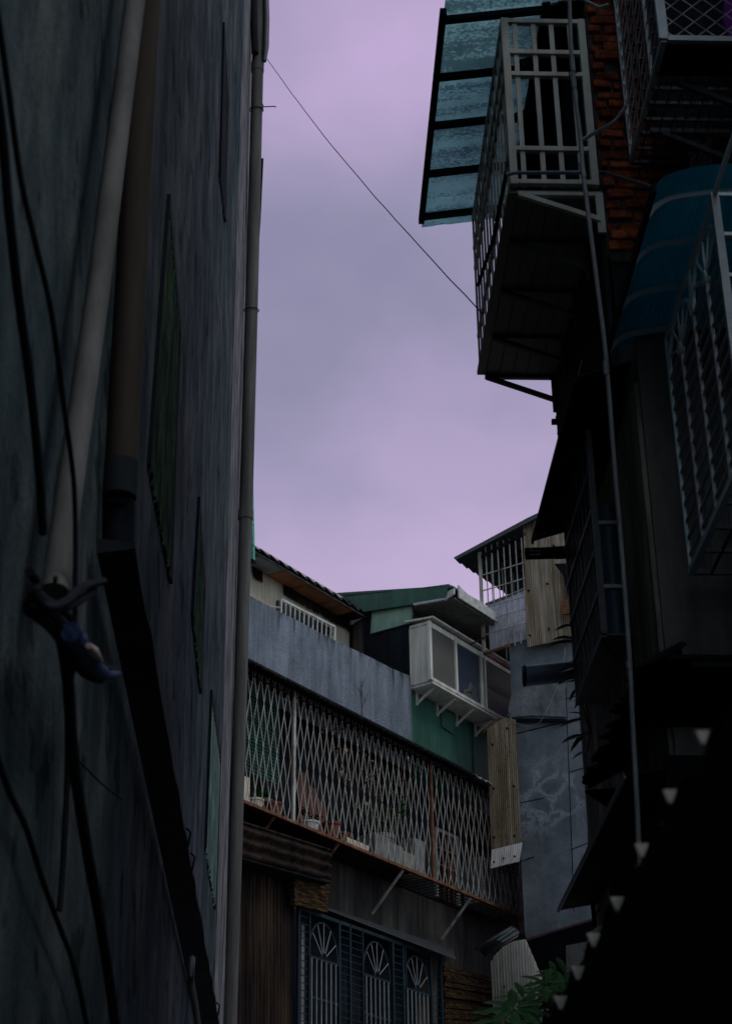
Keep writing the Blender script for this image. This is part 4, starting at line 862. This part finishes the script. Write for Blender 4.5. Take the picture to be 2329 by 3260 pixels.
for ya, yb, zd in ((7.78, 8.09, .02), (10.05, 10.2, -.01)):
    mb = MB(); n = 6
    pts = [AWp(.85+(1.70-.85 if ya < 8 else .55)*i/n, ya)+ZZ*(zd+.012*math.sin(i*1.9)) for i in range(n+1)]; q_ = [AWp(.85+(1.70-.85 if ya < 8 else .55)*i/n, yb)+ZZ*.02 for i in range(n+1)]
    for i in range(n): mb.add([pts[i], pts[i+1], q_[i+1], q_[i]], [(0, 1, 2, 3)])
    mb.build('overlap_sheet', 'awnglass', AW, thick=.004)
# debris on building top above
mb = MB(); mb.box((1.56, 8.02, 9.50), (2.0, 9.9, 9.66)); o = mb.build('roof_ledge', 'black'); tag(o, 'black roof ledge above the red brick wall at the top of the frame', 'ledge')
mb = MB(); mb.tube([AY(1790, 2, 7.95), AY(1850, -4, 7.95), AY(1905, 22, 7.95), AY(1935, 14, 7.95)], .008, 6)
o = mb.build('cable', 'gutter', None, True); tag(o, 'pale twisted wire scrap at the very top beside the red bricks', 'wire')

# ---- conduit
CY = 7.0
t = thing('conduit_pipe', 'long thin grey conduit pipe running top to bottom in front of the right buildings', 'conduit', AY(2035, 2720, CY))
cpts = [(1811, -40), (1815, 120), (1824, 260), (1845, 430), (1856, 560), (1880, 750), (1905, 950), (1927, 1130), (1952, 1450), (1978, 1760), (2001, 2080), (2012, 2300), (2026, 2560), (2036, 2790)]
MB().tube(smooth_path([AY(px, py, CY) for px, py in cpts], 4), .0115, 12).build('pipe', 'steelmid', t, True)
mb = MB()
for (xa, ya, xb, yb) in ((1822, 245, 1827, 282), (1850, 520, 1857, 565), (1926, 1150, 1929, 1195), (1999, 2108, 2002, 2132)): mb.tube([AY(xa, ya, CY), AY(xb, yb, CY)], .0145, 12)
mb.build('coupling', 'steelmid', t, True)
mb = MB(); c = AY(1822, 232, CY); mb.tube([c+V((math.cos(a)*.02, math.sin(a)*.02, .008*math.sin(2*a))) for a in [i*.5 for i in range(26)]], .003, 5); mb.build('wire_tie', 'steeldark', t, True)
o = MB().tube(smooth_path([AY(1850, 447, 7.02), AY(1900, 418, 7.1), AY(1955, 385, 7.3), AY(1990, 338, 7.6)]), .010, 8).build('steel_rod', 'steeldark', None, True); tag(o, 'curved dark stay rod from the conduit up to the mesh cage', 'rod')
o = MB().tube([AY(1905, 549, 7.9), AY(1925, 550, 7.9), AY(2000, 572, 7.7), AY(2090, 600, 7.3)], .010, 8).build('steel_rod', 'steeldark', None, True); tag(o, 'dark stay rod running over the bricks down to the blue awning', 'rod')

# ---- top right mesh cage
MC = thing('window_cage', 'dark window cage with twisted diamond mesh at the top right corner', 'window cage', (2.25, 7.5, 8.17))
X2 = 1.90; q = [AX(2110, 120, X2), AX(2010, 520, X2)]; zf = (q[0].z+q[1].z)/2; yn, yf = q[0].y, q[1].y; zc = 9.9
mb = MB(); mb.bar((X2, yn, zf), (X2, yf, zf), .03, .03); mb.bar((X2, yf, zf), (X2, yf, zc), .022, .022); mb.bar((X2, yn, zf), (X2, yn, zc), .05, .03)
mb.bar((X2, yn+.33, zf), (X2, yn+.33, zc), .02, .02); mb.bar((X2+.02, yn, zf+.005), (2.62, yn, zf+.005), .03, .034); mb.build('frame', 'steel', MC)
mb = MB(); dz = .125
def side_mesh(mb, ya, yb):
    n = 12; dy = (yb-ya)/n
    for i in range(n+1):
        pts = [V((X2+.004*(1 if j % 2 else -1), min(yb, max(ya, ya+dy*i+dy*.45*(1 if j % 2 else -1)*(1 if i % 2 else -1))), zf+.03+j*dz*.45)) for j in range(30)]
        mb.tube(pts, .0045, 4, False)
side_mesh(mb, yn+.02, yf); mb.build('side_mesh', 'steel', MC)
mb = MB(); n = 13; dx = .058
for i in range(n+1):
    pts = [V((X2+.03+dx*i+dx*.5*(1 if j % 2 else -1)*(1 if i % 2 else -1), yn, zf+.02+j*dx*.95)) for j in range(26)]
    mb.tube(pts, .0045, 5, False)
mb.build('end_mesh', 'steel', MC, True)
mb = MB(); mb.box((X2+.02, yn+.02, zf-.02), (2.62, yn+.24, zf-.005)); mb.build('floor_panel', 'black', MC)
mb = MB()
for i in range(11): xx = X2+.04+i*.066; mb.bar((xx, yn+.2, zf), (xx+.0, yf, zf), .01, .01)
for i in range(7): y = yn+.24+i*(yf-yn-.24)/6; mb.bar((X2, y, zf-.01), (2.62, y, zf-.01), .014 if i % 2 else .03, .02)
for i in range(10): mb.bar((X2+.04+i*.07, yn+.24, zf+.006), (X2+.04+i*.07+.28, yf, zf+.006), .006, .006); mb.bar((X2+.32+i*.07, yn+.24, zf+.008), (X2+.04+i*.07, yf, zf+.008), .006, .006)
mb.build('floor_grid', 'steeldark', MC)
for yy, mt in ((yn+.28, 'steeldark'), (yn+.7, 'steeldark')):
    mb = MB(); mb.bar((X2+.05, yy, zf-.03), (2.62, yy, zf-.03), .03, .03); mb.bar((X2+.12, yy, zf-.04), (2.62, yy, zf-.34), .026, .03); mb.build('bracket', mt, MC)
MB().box((2.0, yf-.28, zf), (2.62, yf-.26, zc)).build('back_board', 'blackwall', MC)
o = MB().prism([AY(2308, -40, yn+.12), AY(2345, -40, yn+.12), AY(2345, 130, yn+.12), AY(2316, 112, yn+.12), AY(2302, 60, yn+.12)], (0, .03, 0)).build('laundry', 'purple'); tag(o, 'purple cloth hanging inside the mesh cage at the top right corner', 'cloth')
MB().prism([AY(2185, 300, 8.0), AY(2262, 290, 8.0), AY(2268, 560, 8.0), AY(2195, 560, 8.0)], (0, .02, 0)).build('white_board', 'greyplastic', A)

# ---- blue awning
BA = thing('curved_awning', 'curved deep blue translucent awning with steel hoops above the arched cage', 'awning', (2.1, 7, 6.6))
ys = [6.12, 7.62]
pr0 = [AY(px, py, 6.42) for px, py in ((2058, 688), (2078, 662), (2105, 642), (2140, 628), (2200, 618), (2329, 606))]
prof = [(p.x, p.z) for p in pr0]; prof.append((2.62, prof[-1][1]+.05))
def spl(P, n=4):
    v = smooth_path([V((x, z, 0)) for x, z in P], n); return [(p.x, p.y) for p in v]
pf = spl(prof)
mb = MB(); rows_ = [6.24, 7.66]
vs_ = [[V((x, y, z+.012)) for x, z in pf] for y in rows_]
for i in range(len(pf)-1): mb.add([vs_[0][i], vs_[0][i+1], vs_[1][i+1], vs_[1][i]], [(0, 1, 2, 3)])
mb.build('blue_sheet', 'bluesheet', BA, True, thick=.003)
for y in (6.42, 6.78, 7.16, 7.54):
    mb = MB()
    for i in range(len(pf)-1):
        (xa, za), (xb, zb_) = pf[i], pf[i+1]; mb.bar((xa, y, za-.004), (xb+.0, y, zb_-.004), .026, .014, up=(0, 1, 0))
    mb.build('hoop', 'bluedark', BA)
MB().prism([(pf[0][0]-.012, 6.22, pf[0][1]-.02), (pf[0][0]+.006, 6.22, pf[0][1]-.02), (pf[0][0]+.006, 6.22, pf[0][1]+.03), (pf[0][0]-.012, 6.22, pf[0][1]+.03)], (0, 1.46, 0)).build('edge_strip', 'black', BA)

# ---- arched blue-grey cage
X3 = 1.85
BC = thing('window_cage', 'blue-grey steel window cage with sunburst arches under the blue awning', 'window cage', (2.2, 6.9, 5.2))
tn, tf = AX(2270, 612, X3), AX(2120, 1078, X3); bf = AX(2195, 1828, X3)
yN, yF = tn.y, (tf.y+bf.y)/2; zT3 = (tn.z+tf.z)/2; zB3 = bf.z
mb = MB(); mb.bar((X3, yN, zB3-.05), (X3, yN, zT3), .036, .03); mb.build('corner_post', 'steel', BC)
mb = MB(); mb.bar((X3, yN-.6, zT3), (X3, yF, zT3), .018, .022); mb.bar((X3, yF, zB3), (X3, yF, zT3), .016, .02); mb.bar((X3, yN-.9, zB3), (X3, yF, zB3), .03, .03)
mb.build('frame', 'bluedark', BC)
zS = zT3-.25      # springing line of the fans
mb = MB(); nb = 4; pw = (yF-yN)/2
for i in range(1, nb): y = yN+(yF-yN)*i/nb; mb.bar((X3, y, zB3), (X3, y, zS), .016, .018)
for i in range(1, 13): z = zB3+(zS-zB3)*i/12.; mb.bar((X3+.004, yN, z), (X3+.004, yF, z), .012, .014 if i < 12 else .022)
mb.build('grille_bars', 'steel', BC)
for a in range(2):
    cy_ = yN+pw*(a+.5); mb = MB(); rd = pw*.46; rh = .215
    mb.tube([V((X3, cy_+rd*math.cos(t_), zS+rh*math.sin(t_))) for t_ in [i*math.pi/16 for i in range(17)]], .010, 6)
    for t_ in (30, 60, 90, 120, 150): t_ = math.radians(t_); mb.bar((X3, cy_+.02*math.cos(t_), zS+.02*math.sin(t_)), (X3, cy_+rd*math.cos(t_), zS+rh*math.sin(t_)), .010, .010)
    mb.tube([V((X3+.012, cy_, zS-.0)), V((X3-.016, cy_, zS))], .035, 12)
    for sg in (-1, 1): mb.tube([V((X3, cy_+sg*rd, zT3)), V((X3, cy_+sg*rd*1.04, zT3-.08)), V((X3, cy_+sg*rd*.99, zS+.08)), V((X3, cy_+sg*rd, zS+.02))], .006, 5)
    mb.build('sunburst_arch', 'bluedark', BC, True)
mb = MB()
for i in range(1, 9): xx = X3+i*.09; mb.bar((xx, yN, zB3), (xx, yN, zT3), .014, .014)
for i in range(7): z = zB3+(zT3-zB3)*i/6; mb.bar((X3, yN, z), (2.62, yN, z), .014, .018)
mb.build('end_grille', 'bluedark', BC)
mb = MB()
for i in range(1, 8): xx = X3+i*.1; mb.bar((xx, yN, zB3), (xx, yF, zB3), .012, .012)
for i in range(6): y = yN+(yF-yN)*i/5; mb.bar((X3, y, zB3), (2.62, y, zB3), .016, .02)
for i in range(1, 6): xx = X3+i*.11; mb.bar((xx, yF, zB3), (xx, yF, zT3), .012, .014)
mb.build('floor_bars', 'steeldark', BC)

# ---- black sheet awning D1
D1 = thing('sheet_awning', 'broad black sheet awning jutting over the alley above the barred window', 'awning', (1.6, 9, 6.5))
oe = [AX(1786, 1368, 1.42), AX(1690, 1720, 1.42)]; zo = (oe[0].z+oe[1].z)/2
mb = MB(); mb.prism([(1.42, 7.75, zo), (1.42, oe[1].y, zo), (1.73, oe[1].y, zo+.10), (1.73, 7.75, zo+.10)], (0, 0, .012)); mb.build('sheet', 'black', D1)
mb = MB(); mb.bar((1.425, 7.75, zo), (1.425, oe[1].y, zo), .014, .03); mb.build('edge_trim', 'darkmetal', D1)
for i in range(4): MB().bar((1.43, 8.0+i*.5, zo-.01), (1.72, 8.0+i*.5, zo+.08), .02, .02).build('rib', 'darkmetal', D1)
# wall mass above the awning along brick building side: black sheet painting its shade, pipes stub
o = MB().prism([(1.69, 8.06, 6.4), (1.69, 10.0, 6.4), (1.69, 10.0, 7.9), (1.69, 8.06, 7.9)], (.028, 0, 0)).build('side_shade_sheet', 'blackwall'); tag(o, 'black sheet painting the shade on the alley wall below the cream window cage', 'cladding')
for pts, r_, lb in (([(1755, 1343), (1790, 1343)], .022, 'stubby dark pipe end poking out of the wall edge against the sky'), ([(1768, 1332), (1790, 1332)], .020, 'shorter pipe stub just above the stubby pipe end'), ([(1773, 1376), (1784, 1380), (1790, 1372)], .014, 'rounded pipe elbow just below the two pipe stubs')):
    o = MB().tube([AY(px, py, 9.95) for px, py in pts], r_, 8).build('pipe_stub', 'black', None, True); tag(o, lb, 'pipe')
o = MB().prism([AY(1759, 1150, 9.96), AY(1785, 1150, 9.96), AY(1800, 1380, 9.96), AY(1780, 1376, 9.96), AY(1778, 1325, 9.96), AY(1769, 1290, 9.96), AY(1763, 1290, 9.96)], (0, .05, 0)).build('wall_batten', 'steeldark'); tag(o, 'ragged dark batten at the sky edge just below the cream cage', 'batten')
o = MB().tube([AX(1850, 1150, 1.66), AX(1830, 1230, 1.66), AX(1795, 1370, 1.66)], .004, 5).build('cable', 'steel', None, True); tag(o, 'faint straight wire on the black wall left of the conduit', 'wire')

# ---- barred window C3
X4 = 1.55
BG = thing('window_cage', 'dark steel barred window cage below the black sheet awning, leaves poking out', 'window cage', (1.62, 8.7, 5.2))
ynn, yff = AX(1885, 1560, X4).y, AX(1808, 1700, X4).y; zb4 = AX(1838, 2238, X4).z; zt4 = 6.45
yff = AX(1838, 2240, X4).y
mb = MB(); mb.bar((X4, ynn, zb4), (X4, ynn, zt4), .03, .03); mb.bar((X4, yff, zb4), (X4, yff, zt4), .018, .02); mb.bar((X4, ynn, zb4), (X4, yff, zb4), .03, .03); mb.build('frame', 'steeldark', BG)
mb = MB()
for i in range(1, 8): y = ynn+(yff-ynn)*i/8; mb.bar((X4, y, zb4), (X4, y, zt4), .010, .012)
for i in range(1, 5): z = zb4+i*.24; mb.bar((X4-.01, ynn, z), (X4-.01, yff, z), .014, .022)
mb.build('bars', 'steel' if 0 else 'steeldark', BG)
mb = MB()
for i in range(4): mb.bar((X4+.04*i, yff, zb4), (X4+.04*i, yff, zt4), .010, .010)
mb.box((X4, ynn, zb4-.005), (1.7, yff, zb4+.005)); mb.build('end_bars', 'steeldark', BG)
for z in (5.25,): mb = MB(); mb.bar((X4, ynn+.05, zb4-.02), (1.71, ynn+.05, zb4-.22), .02, .02); mb.bar((1.69, ynn+.05, zb4), (1.69, ynn+.05, zb4-.24), .02, .02); mb.build('bracket', 'black', BG)
o = MB().tube([AX(1940, 1620, 1.66), AX(1905, 2130, 1.66)] if 0 else [V((1.66, 8.42, 6.1)), V((1.66, 8.42, 5.3))], .045, 14).build('drain_pipe', 'bluepvc', None, True); tag(o, 'dull blue pipe in shadow between the barred window cage and the conduit', 'pipe')
for z_, lb in ((5.98, 'upper pale pipe clamp on the dull blue pipe in shadow'), (5.60, 'lower pale pipe clamp on the dull blue pipe in shadow')): o = MB().bar((1.60, 8.37, z_), (1.72, 8.37, z_), .02, .02).build('pipe_clamp', 'cagewhite'); tag(o, lb, 'clamp', 'pipe clamps')
t = thing('vent_pipe', 'black slotted vent pipe end poking out in front of the beige corrugated sheet', 'vent pipe', AY(1740, 1770, 9.3))
mb = MB(); mb.tube([AY(1671, 1763, 9.3), AY(1765, 1760, 9.3)], .036, 16); mb.build('pipe', 'black', t, True)
mb = MB(); mb.tube([AY(1765, 1760, 9.3), AY(1840, 1757, 9.3)], .039, 16); mb.build('sleeve', 'black', t, True)
mb = MB()
for r_ in range(3):
    for i in range(4): p = AY(1684+i*9, 1752+r_*11, 9.3)+V((0, -.037+.004*(r_ != 1), 0)); mb.box((p.x, p.y, p.z), (p.x+.009, p.y+.004, p.z+.004))
mb.build('slot', 'gutter', t)
t = thing('vent_duct', 'wide dark blue-grey round duct crossing in front of the stucco tower', 'duct', AY(1750, 2150, 9.6))
MB().tube([AY(1666, 2152, 9.6), AY(1850, 2134, 9.6)], .062, 24).build('duct', 'bluemetal', t, True)
MB().tube([AY(1665, 2152, 9.6), AY(1671, 2152, 9.6)], .065, 24).build('rim', 'black', t, True)
# leaves beside cage
def strap_plant(label, specs, base, mat='leafdark'):
    t = thing('potted_plant', label, 'plant', base); mb = MB(); st = MB()
    for (bx, by, tx, ty, wd_) in specs:
        b0, t0 = AY(bx, by, base.y), AY(tx, ty, base.y-.05); ln = (t0-b0).length
        mb.leaf(b0, (t0-b0)+ZZ*.25*ln, V((0, -.7, .7)), ln*1.05, wd_, .28)
        st.tube([base, b0], .005, 5)
    mb.build('leaves', mat, t, thick=.0015); st.build('stem', 'leafdark', t, True)
strap_plant('broad dark leaves sticking out beside the barred cage above the round duct', [(1835, 1990, 1776, 2005, .04), (1835, 2035, 1768, 2036, .05), (1840, 2045, 1752, 2060, .055), (1835, 2125, 1790, 2140, .05), (1835, 2160, 1785, 2178, .05)], AY(1850, 2100, 9.2))
strap_plant('drooping strap-leaved plant hanging below the barred cage against the stucco tower', [(1862, 2278, 1818, 2268, .02), (1864, 2290, 1795, 2310, .035), (1866, 2340, 1800, 2362, .04), (1866, 2330, 1825, 2385, .03), (1868, 2390, 1830, 2414, .018), (1835, 2190, 1818, 2225, .02), (1862, 2210, 1835, 2250, .02)], AY(1880, 2330, 9.4))

# ---- lower black awnings D2 D3 D4
D2 = thing('torn_awning', 'ragged black corrugated awning with a broken crumbling edge below the stained wall', 'awning', (1.8, 7.8, 4.8))
e2 = [AX(2025, 2100, 1.475), AX(1850, 2520, 1.475)]; ze = (e2[0].z+e2[1].z)/2
mb = MB(); n = 46; k1 = []; k2 = []
for i in range(n+1):
    y = e2[0].y+(e2[1].y-e2[0].y)*i/n; j = random.random()*.05+(.04 if i % 9 < 3 else 0); k1.append(V((1.475+j-.02, y, ze+.012*(i % 2)))); k2.append(V((1.7, y, ze+.10+.012*(i % 2))))
for i in range(n): mb.add([k1[i], k1[i+1], k2[i+1], k2[i]], [(0, 1, 2, 3)])
mb.build('sheet', 'black', D2, thick=.015)
mb = MB(); mb.prism([(1.62, e2[0].y, ze+.02), (2.62, e2[0].y, ze+.02), (2.62, 7.6, ze-.1), (1.62, 7.6, ze-.1)], (0, 0, .02)); mb.build('inner_sheet', 'black', D2)
mb = MB(); mb.bar((1.72, e2[0].y+.02, ze+.0), (2.62, e2[0].y+.02, ze+.0), .02, .03); mb.build('edge_trim', 'darkmetal', D2)
mb = MB(); mb.prism([(1.49, e2[1].y, ze-.02), (1.72, e2[1].y, ze), (1.72, e2[1].y, ze-.25), (1.60, e2[1].y, ze-.10)], (0, -.04, 0)); mb.build('end_flap', 'black', D2)
D3 = thing('sheet_awning', 'plain black slanted sheet awning low in front of the stucco tower', 'awning', (1.8, 7.6, 3.6))
X5 = 1.47
e3 = [AX(1988, 2478, X5), AX(1775, 2893, X5)]; z5 = (e3[0].z+e3[1].z)/2
MB().prism([(X5, e3[0].y, z5), (X5, e3[1].y, z5), (2.5, e3[1].y, z5+.18), (2.5, e3[0].y, z5+.18)], (0, 0, .012)).build('sheet', 'darkmetal', D3)
MB().bar((X5, e3[0].y, z5), (X5, e3[1].y, z5), .012, .022).build('edge_trim', 'bluemetal', D3)
mb = MB(); mb.box((1.66, 7.54, 2.0), (2.6, 7.585, z5+.10)); mb.box((1.66, 7.585, 2.0), (1.69, 9.2, z5+.06)); o = mb.build('lower_shade_sheet', 'black'); tag(o, 'black sheet painting the shade on the wall under the plain black sheet awning', 'cladding')  # added sheet; blackens the brown wall for the shade under the awning
mb = MB(); ya_ = e3[1].y-.05
for px in (1885, 1922): p = AY(px, 2880, ya_); mb.bar((p.x, ya_, p.z+.02), (p.x+.01, ya_, p.z-.35), .022, .022)
mb.bar(AY(1890, 2915, ya_), AY(1915, 2885, ya_), .01, .01); mb.build('post', 'black', D3)
MB().box((1.32, e3[1].y-.01, 2.6), (1.72, e3[1].y+.02, z5-.12)).build('back_screen', 'black', D3) if 0 else None
D4 = thing('lean_to_roof', 'black lean-to roof with a maroon edge at the foot of the stucco tower', 'roof', fs(1780, 3100, 4.5))
MB().prism([fs(1670, 2993, 4.45), fs(1960, 2905, 4.45), fs(1960, 3100, 4.69), fs(1830, 3130, 4.69), fs(1725, 3112, 4.69)], FD*.02).build('sheet', 'black', D4)
MB().prism([fs(1669, 2989, 4.43), fs(1960, 2901, 4.43), fs(1960, 2907, 4.43), fs(1671, 2996, 4.43)], FD*.03).build('edge_trim', 'maroon', D4)
o = MB().prism([fs(1800, 3010, 4.40), fs(1960, 2980, 4.40), fs(1960, 3300, 4.40), fs(1805, 3300, 4.40)], FD*.02).build('back_board', 'bface'); tag(o, 'dark grey-green board under the maroon-edged roof behind the leaves', 'board')
cn = MB(); c0, c1 = AY(1925, 2955, 8), AY(1870, 2975, 8)
cn.corr(AY(1865, 2972, 8), AY(1915, 2942, 8), AY(1935, 2950, 8), AY(1880, 2985, 8), (0, -1, .3), .004, 10, 'sin'); o = cn.build('corrugated_offcut', 'corrgrey', None, True); tag(o, 'small curved grey corrugated offcut between the black awnings near the bottom', 'offcut')

# ---- lower pale corrugated panel with curled sheet
LP = thing('corrugated_shed', 'pale grey corrugated shed wall with a curled roof sheet at the bottom', 'shed', fs(1640, 3300, 4.6))
U5 = 4.3
def lp(px, py): return fs(px, py, U5)
n = 60; mb = MB(); topc = [(1560, 3065), (1575, 3040), (1600, 3015), (1630, 2998), (1672, 2990), (1700, 3055), (1722, 3110), (1760, 3200)]
def topy(px):
    for i in range(len(topc)-1):
        (xa, ya), (xb, yb) = topc[i], topc[i+1]
        if xa <= px <= xb: return ya+(yb-ya)*(px-xa)/(xb-xa)
    return topc[-1][1]
cols_ = []
for i in range(n*3+1):
    f = i/(n*3); px = 1560+200*f; h = .0045*math.sin(f*2*math.pi*22)*(1-.6*f)
    a = lp(px, topy(px))-FD*h; b = lp(px+14, 3320)-FD*h; cols_.append((a, b))
for i in range(n*3): mb.add([cols_[i][0], cols_[i+1][0], cols_[i+1][1], cols_[i][1]], [(0, 1, 2, 3)])
mb.build('wall_sheet', 'corrgrey', LP, True, thick=.004)
mb = MB()
for px, py in ((1606, 3140), (1692, 3124)): p = lp(px, py); mb.tube([p, p-FD*.03], [.018, .012], 8)
mb.build('bolt', 'rust', LP, True)
def uq(pts, u, th, nm, mt): return MB().prism([fs(px, py, u) for px, py in pts], FD*th).build(nm, mt, LP)
a_, b_ = fs(1524, 3036, 3.95), fs(1642, 2966, 4.15); ax_ = (b_-a_).normalized(); sd_ = FD
mb = MB(); nn = 9; rr_ = .085; ring = []
for e__ in (a_, b_):
    rg = []
    for i in range(nn+1):
        an = math.pi*(1.05*i/nn-.1); rg.append(e__+ax_.cross(sd_).normalized()*rr_*math.sin(an)*1.0+sd_*rr_*1.2*math.cos(an))
    ring.append(rg)
for i in range(nn): mb.add([ring[0][i], ring[0][i+1], ring[1][i+1], ring[1][i]], [(0, 1, 2, 3)])
mb.build('roof_sheet', 'steeldark', LP, True, thick=.008)
uq([(1580, 2992), (1633, 2955), (1637, 2959), (1586, 2994)], 3.86, .01, 'sheet_edge', 'palegreen')
uq([(1593, 2997), (1640, 2966), (1650, 2972), (1600, 2999)], 3.88, .01, 'sheet_edge', 'corrgrey')
uq([(1652, 2968), (1668, 2975), (1671, 2988), (1648, 2986)], 4.0, .03, 'ridge_end', 'black')
# cladding below the tower, dark
# ---- umbrella plant
UPt = thing('umbrella_plant', 'bright green umbrella plant with finger leaves at the bottom of the gap', 'plant', AY(1760, 3320, 8.2))
st = MB(); lf = MB(); root = AY(1790, 3350, 8.2)
for (hx, hy, sc_, dy) in ((1702, 3226, .125, 0), (1737, 3133, .10, -.1), (1668, 3183, .10, .05), (1775, 3118, .11, .15), (1800, 3105, .10, .1), (1745, 3165, .11, .2), (1632, 3212, .14, -.15), (1605, 3250, .13, -.2), (1790, 3160, .12, 0), (1770, 3215, .11, .1), (1720, 3175, .09, .1)):
    h = AY(hx, hy, 8.1+dy); st.tube([root, root.lerp(h, .6)-ZZ*.03, h], [.008, .006, .004], 6)
    n = random.choice((7, 8)); a0 = random.random()*6
    for i in range(n):
        a = a0+i*2*math.pi/n; d = V((math.cos(a), -.35+.55*math.sin(a), .55*math.sin(a)-.1))
        lf.leaf(h+d*.02, d, V((0, -.6, .8)), sc_*(.85+random.random()*.4), sc_*.34, .25)
st.build('stem', 'leaf', UPt, True); lf.build('leaves', 'leaf', UPt, thick=.001)

# ================================================================== NEAR CANOPY (bottom right)
NC = thing('near_canopy', 'black corrugated canopy edge close by at the bottom right, out of focus', 'canopy', (1.6, 3.5, 2.5))
tabs = [(2235, 2345), (2131, 2533), (2041, 2705), (1963, 2875), (1888, 2990), (1838, 3095), (1783, 3190)]
XC = .6; tp = [AX(px, py, XC) for px, py in tabs]; zc_ = sum(p.z for p in tp)/len(tp)
mb = MB(); mb.corr((XC+.03, 1.2, zc_+.045), (XC+.03, 5.6, zc_+.045), (2.7, 5.6, zc_+.5), (2.7, 1.2, zc_+.5), ZZ, .014, 17, 'trap', th=.005); mb.build('sheet', 'black', NC)
MB().prism([(XC+.03, 1.2, zc_+.02), (XC+.03, 5.6, zc_+.02), (2.7, 5.6, zc_+.42), (2.7, 1.2, zc_+.42)], (0, 0, .008)).build('lining', 'black', NC)
MB().bar((XC+.03, 1.2, zc_+.005), (XC+.03, 5.6, zc_+.005), .02, .035).build('edge_beam', 'black', NC)
mb = MB()
for px, py in tabs:
    y = AX(px, py, XC-.012).y; q = [AY(px-22, py-20, y), AY(px+22, py-20, y), AY(px+7, py+22, y), AY(px-5, py+22, y)]
    MB().prism(q, (0, .012, 0)).build('edge_tab', 'tab', NC)  # pale trapezoid plates along the canopy edge
for i in range(0):
    pass
for o in bpy.data.objects:
    if '_o' in o: del o['_o']
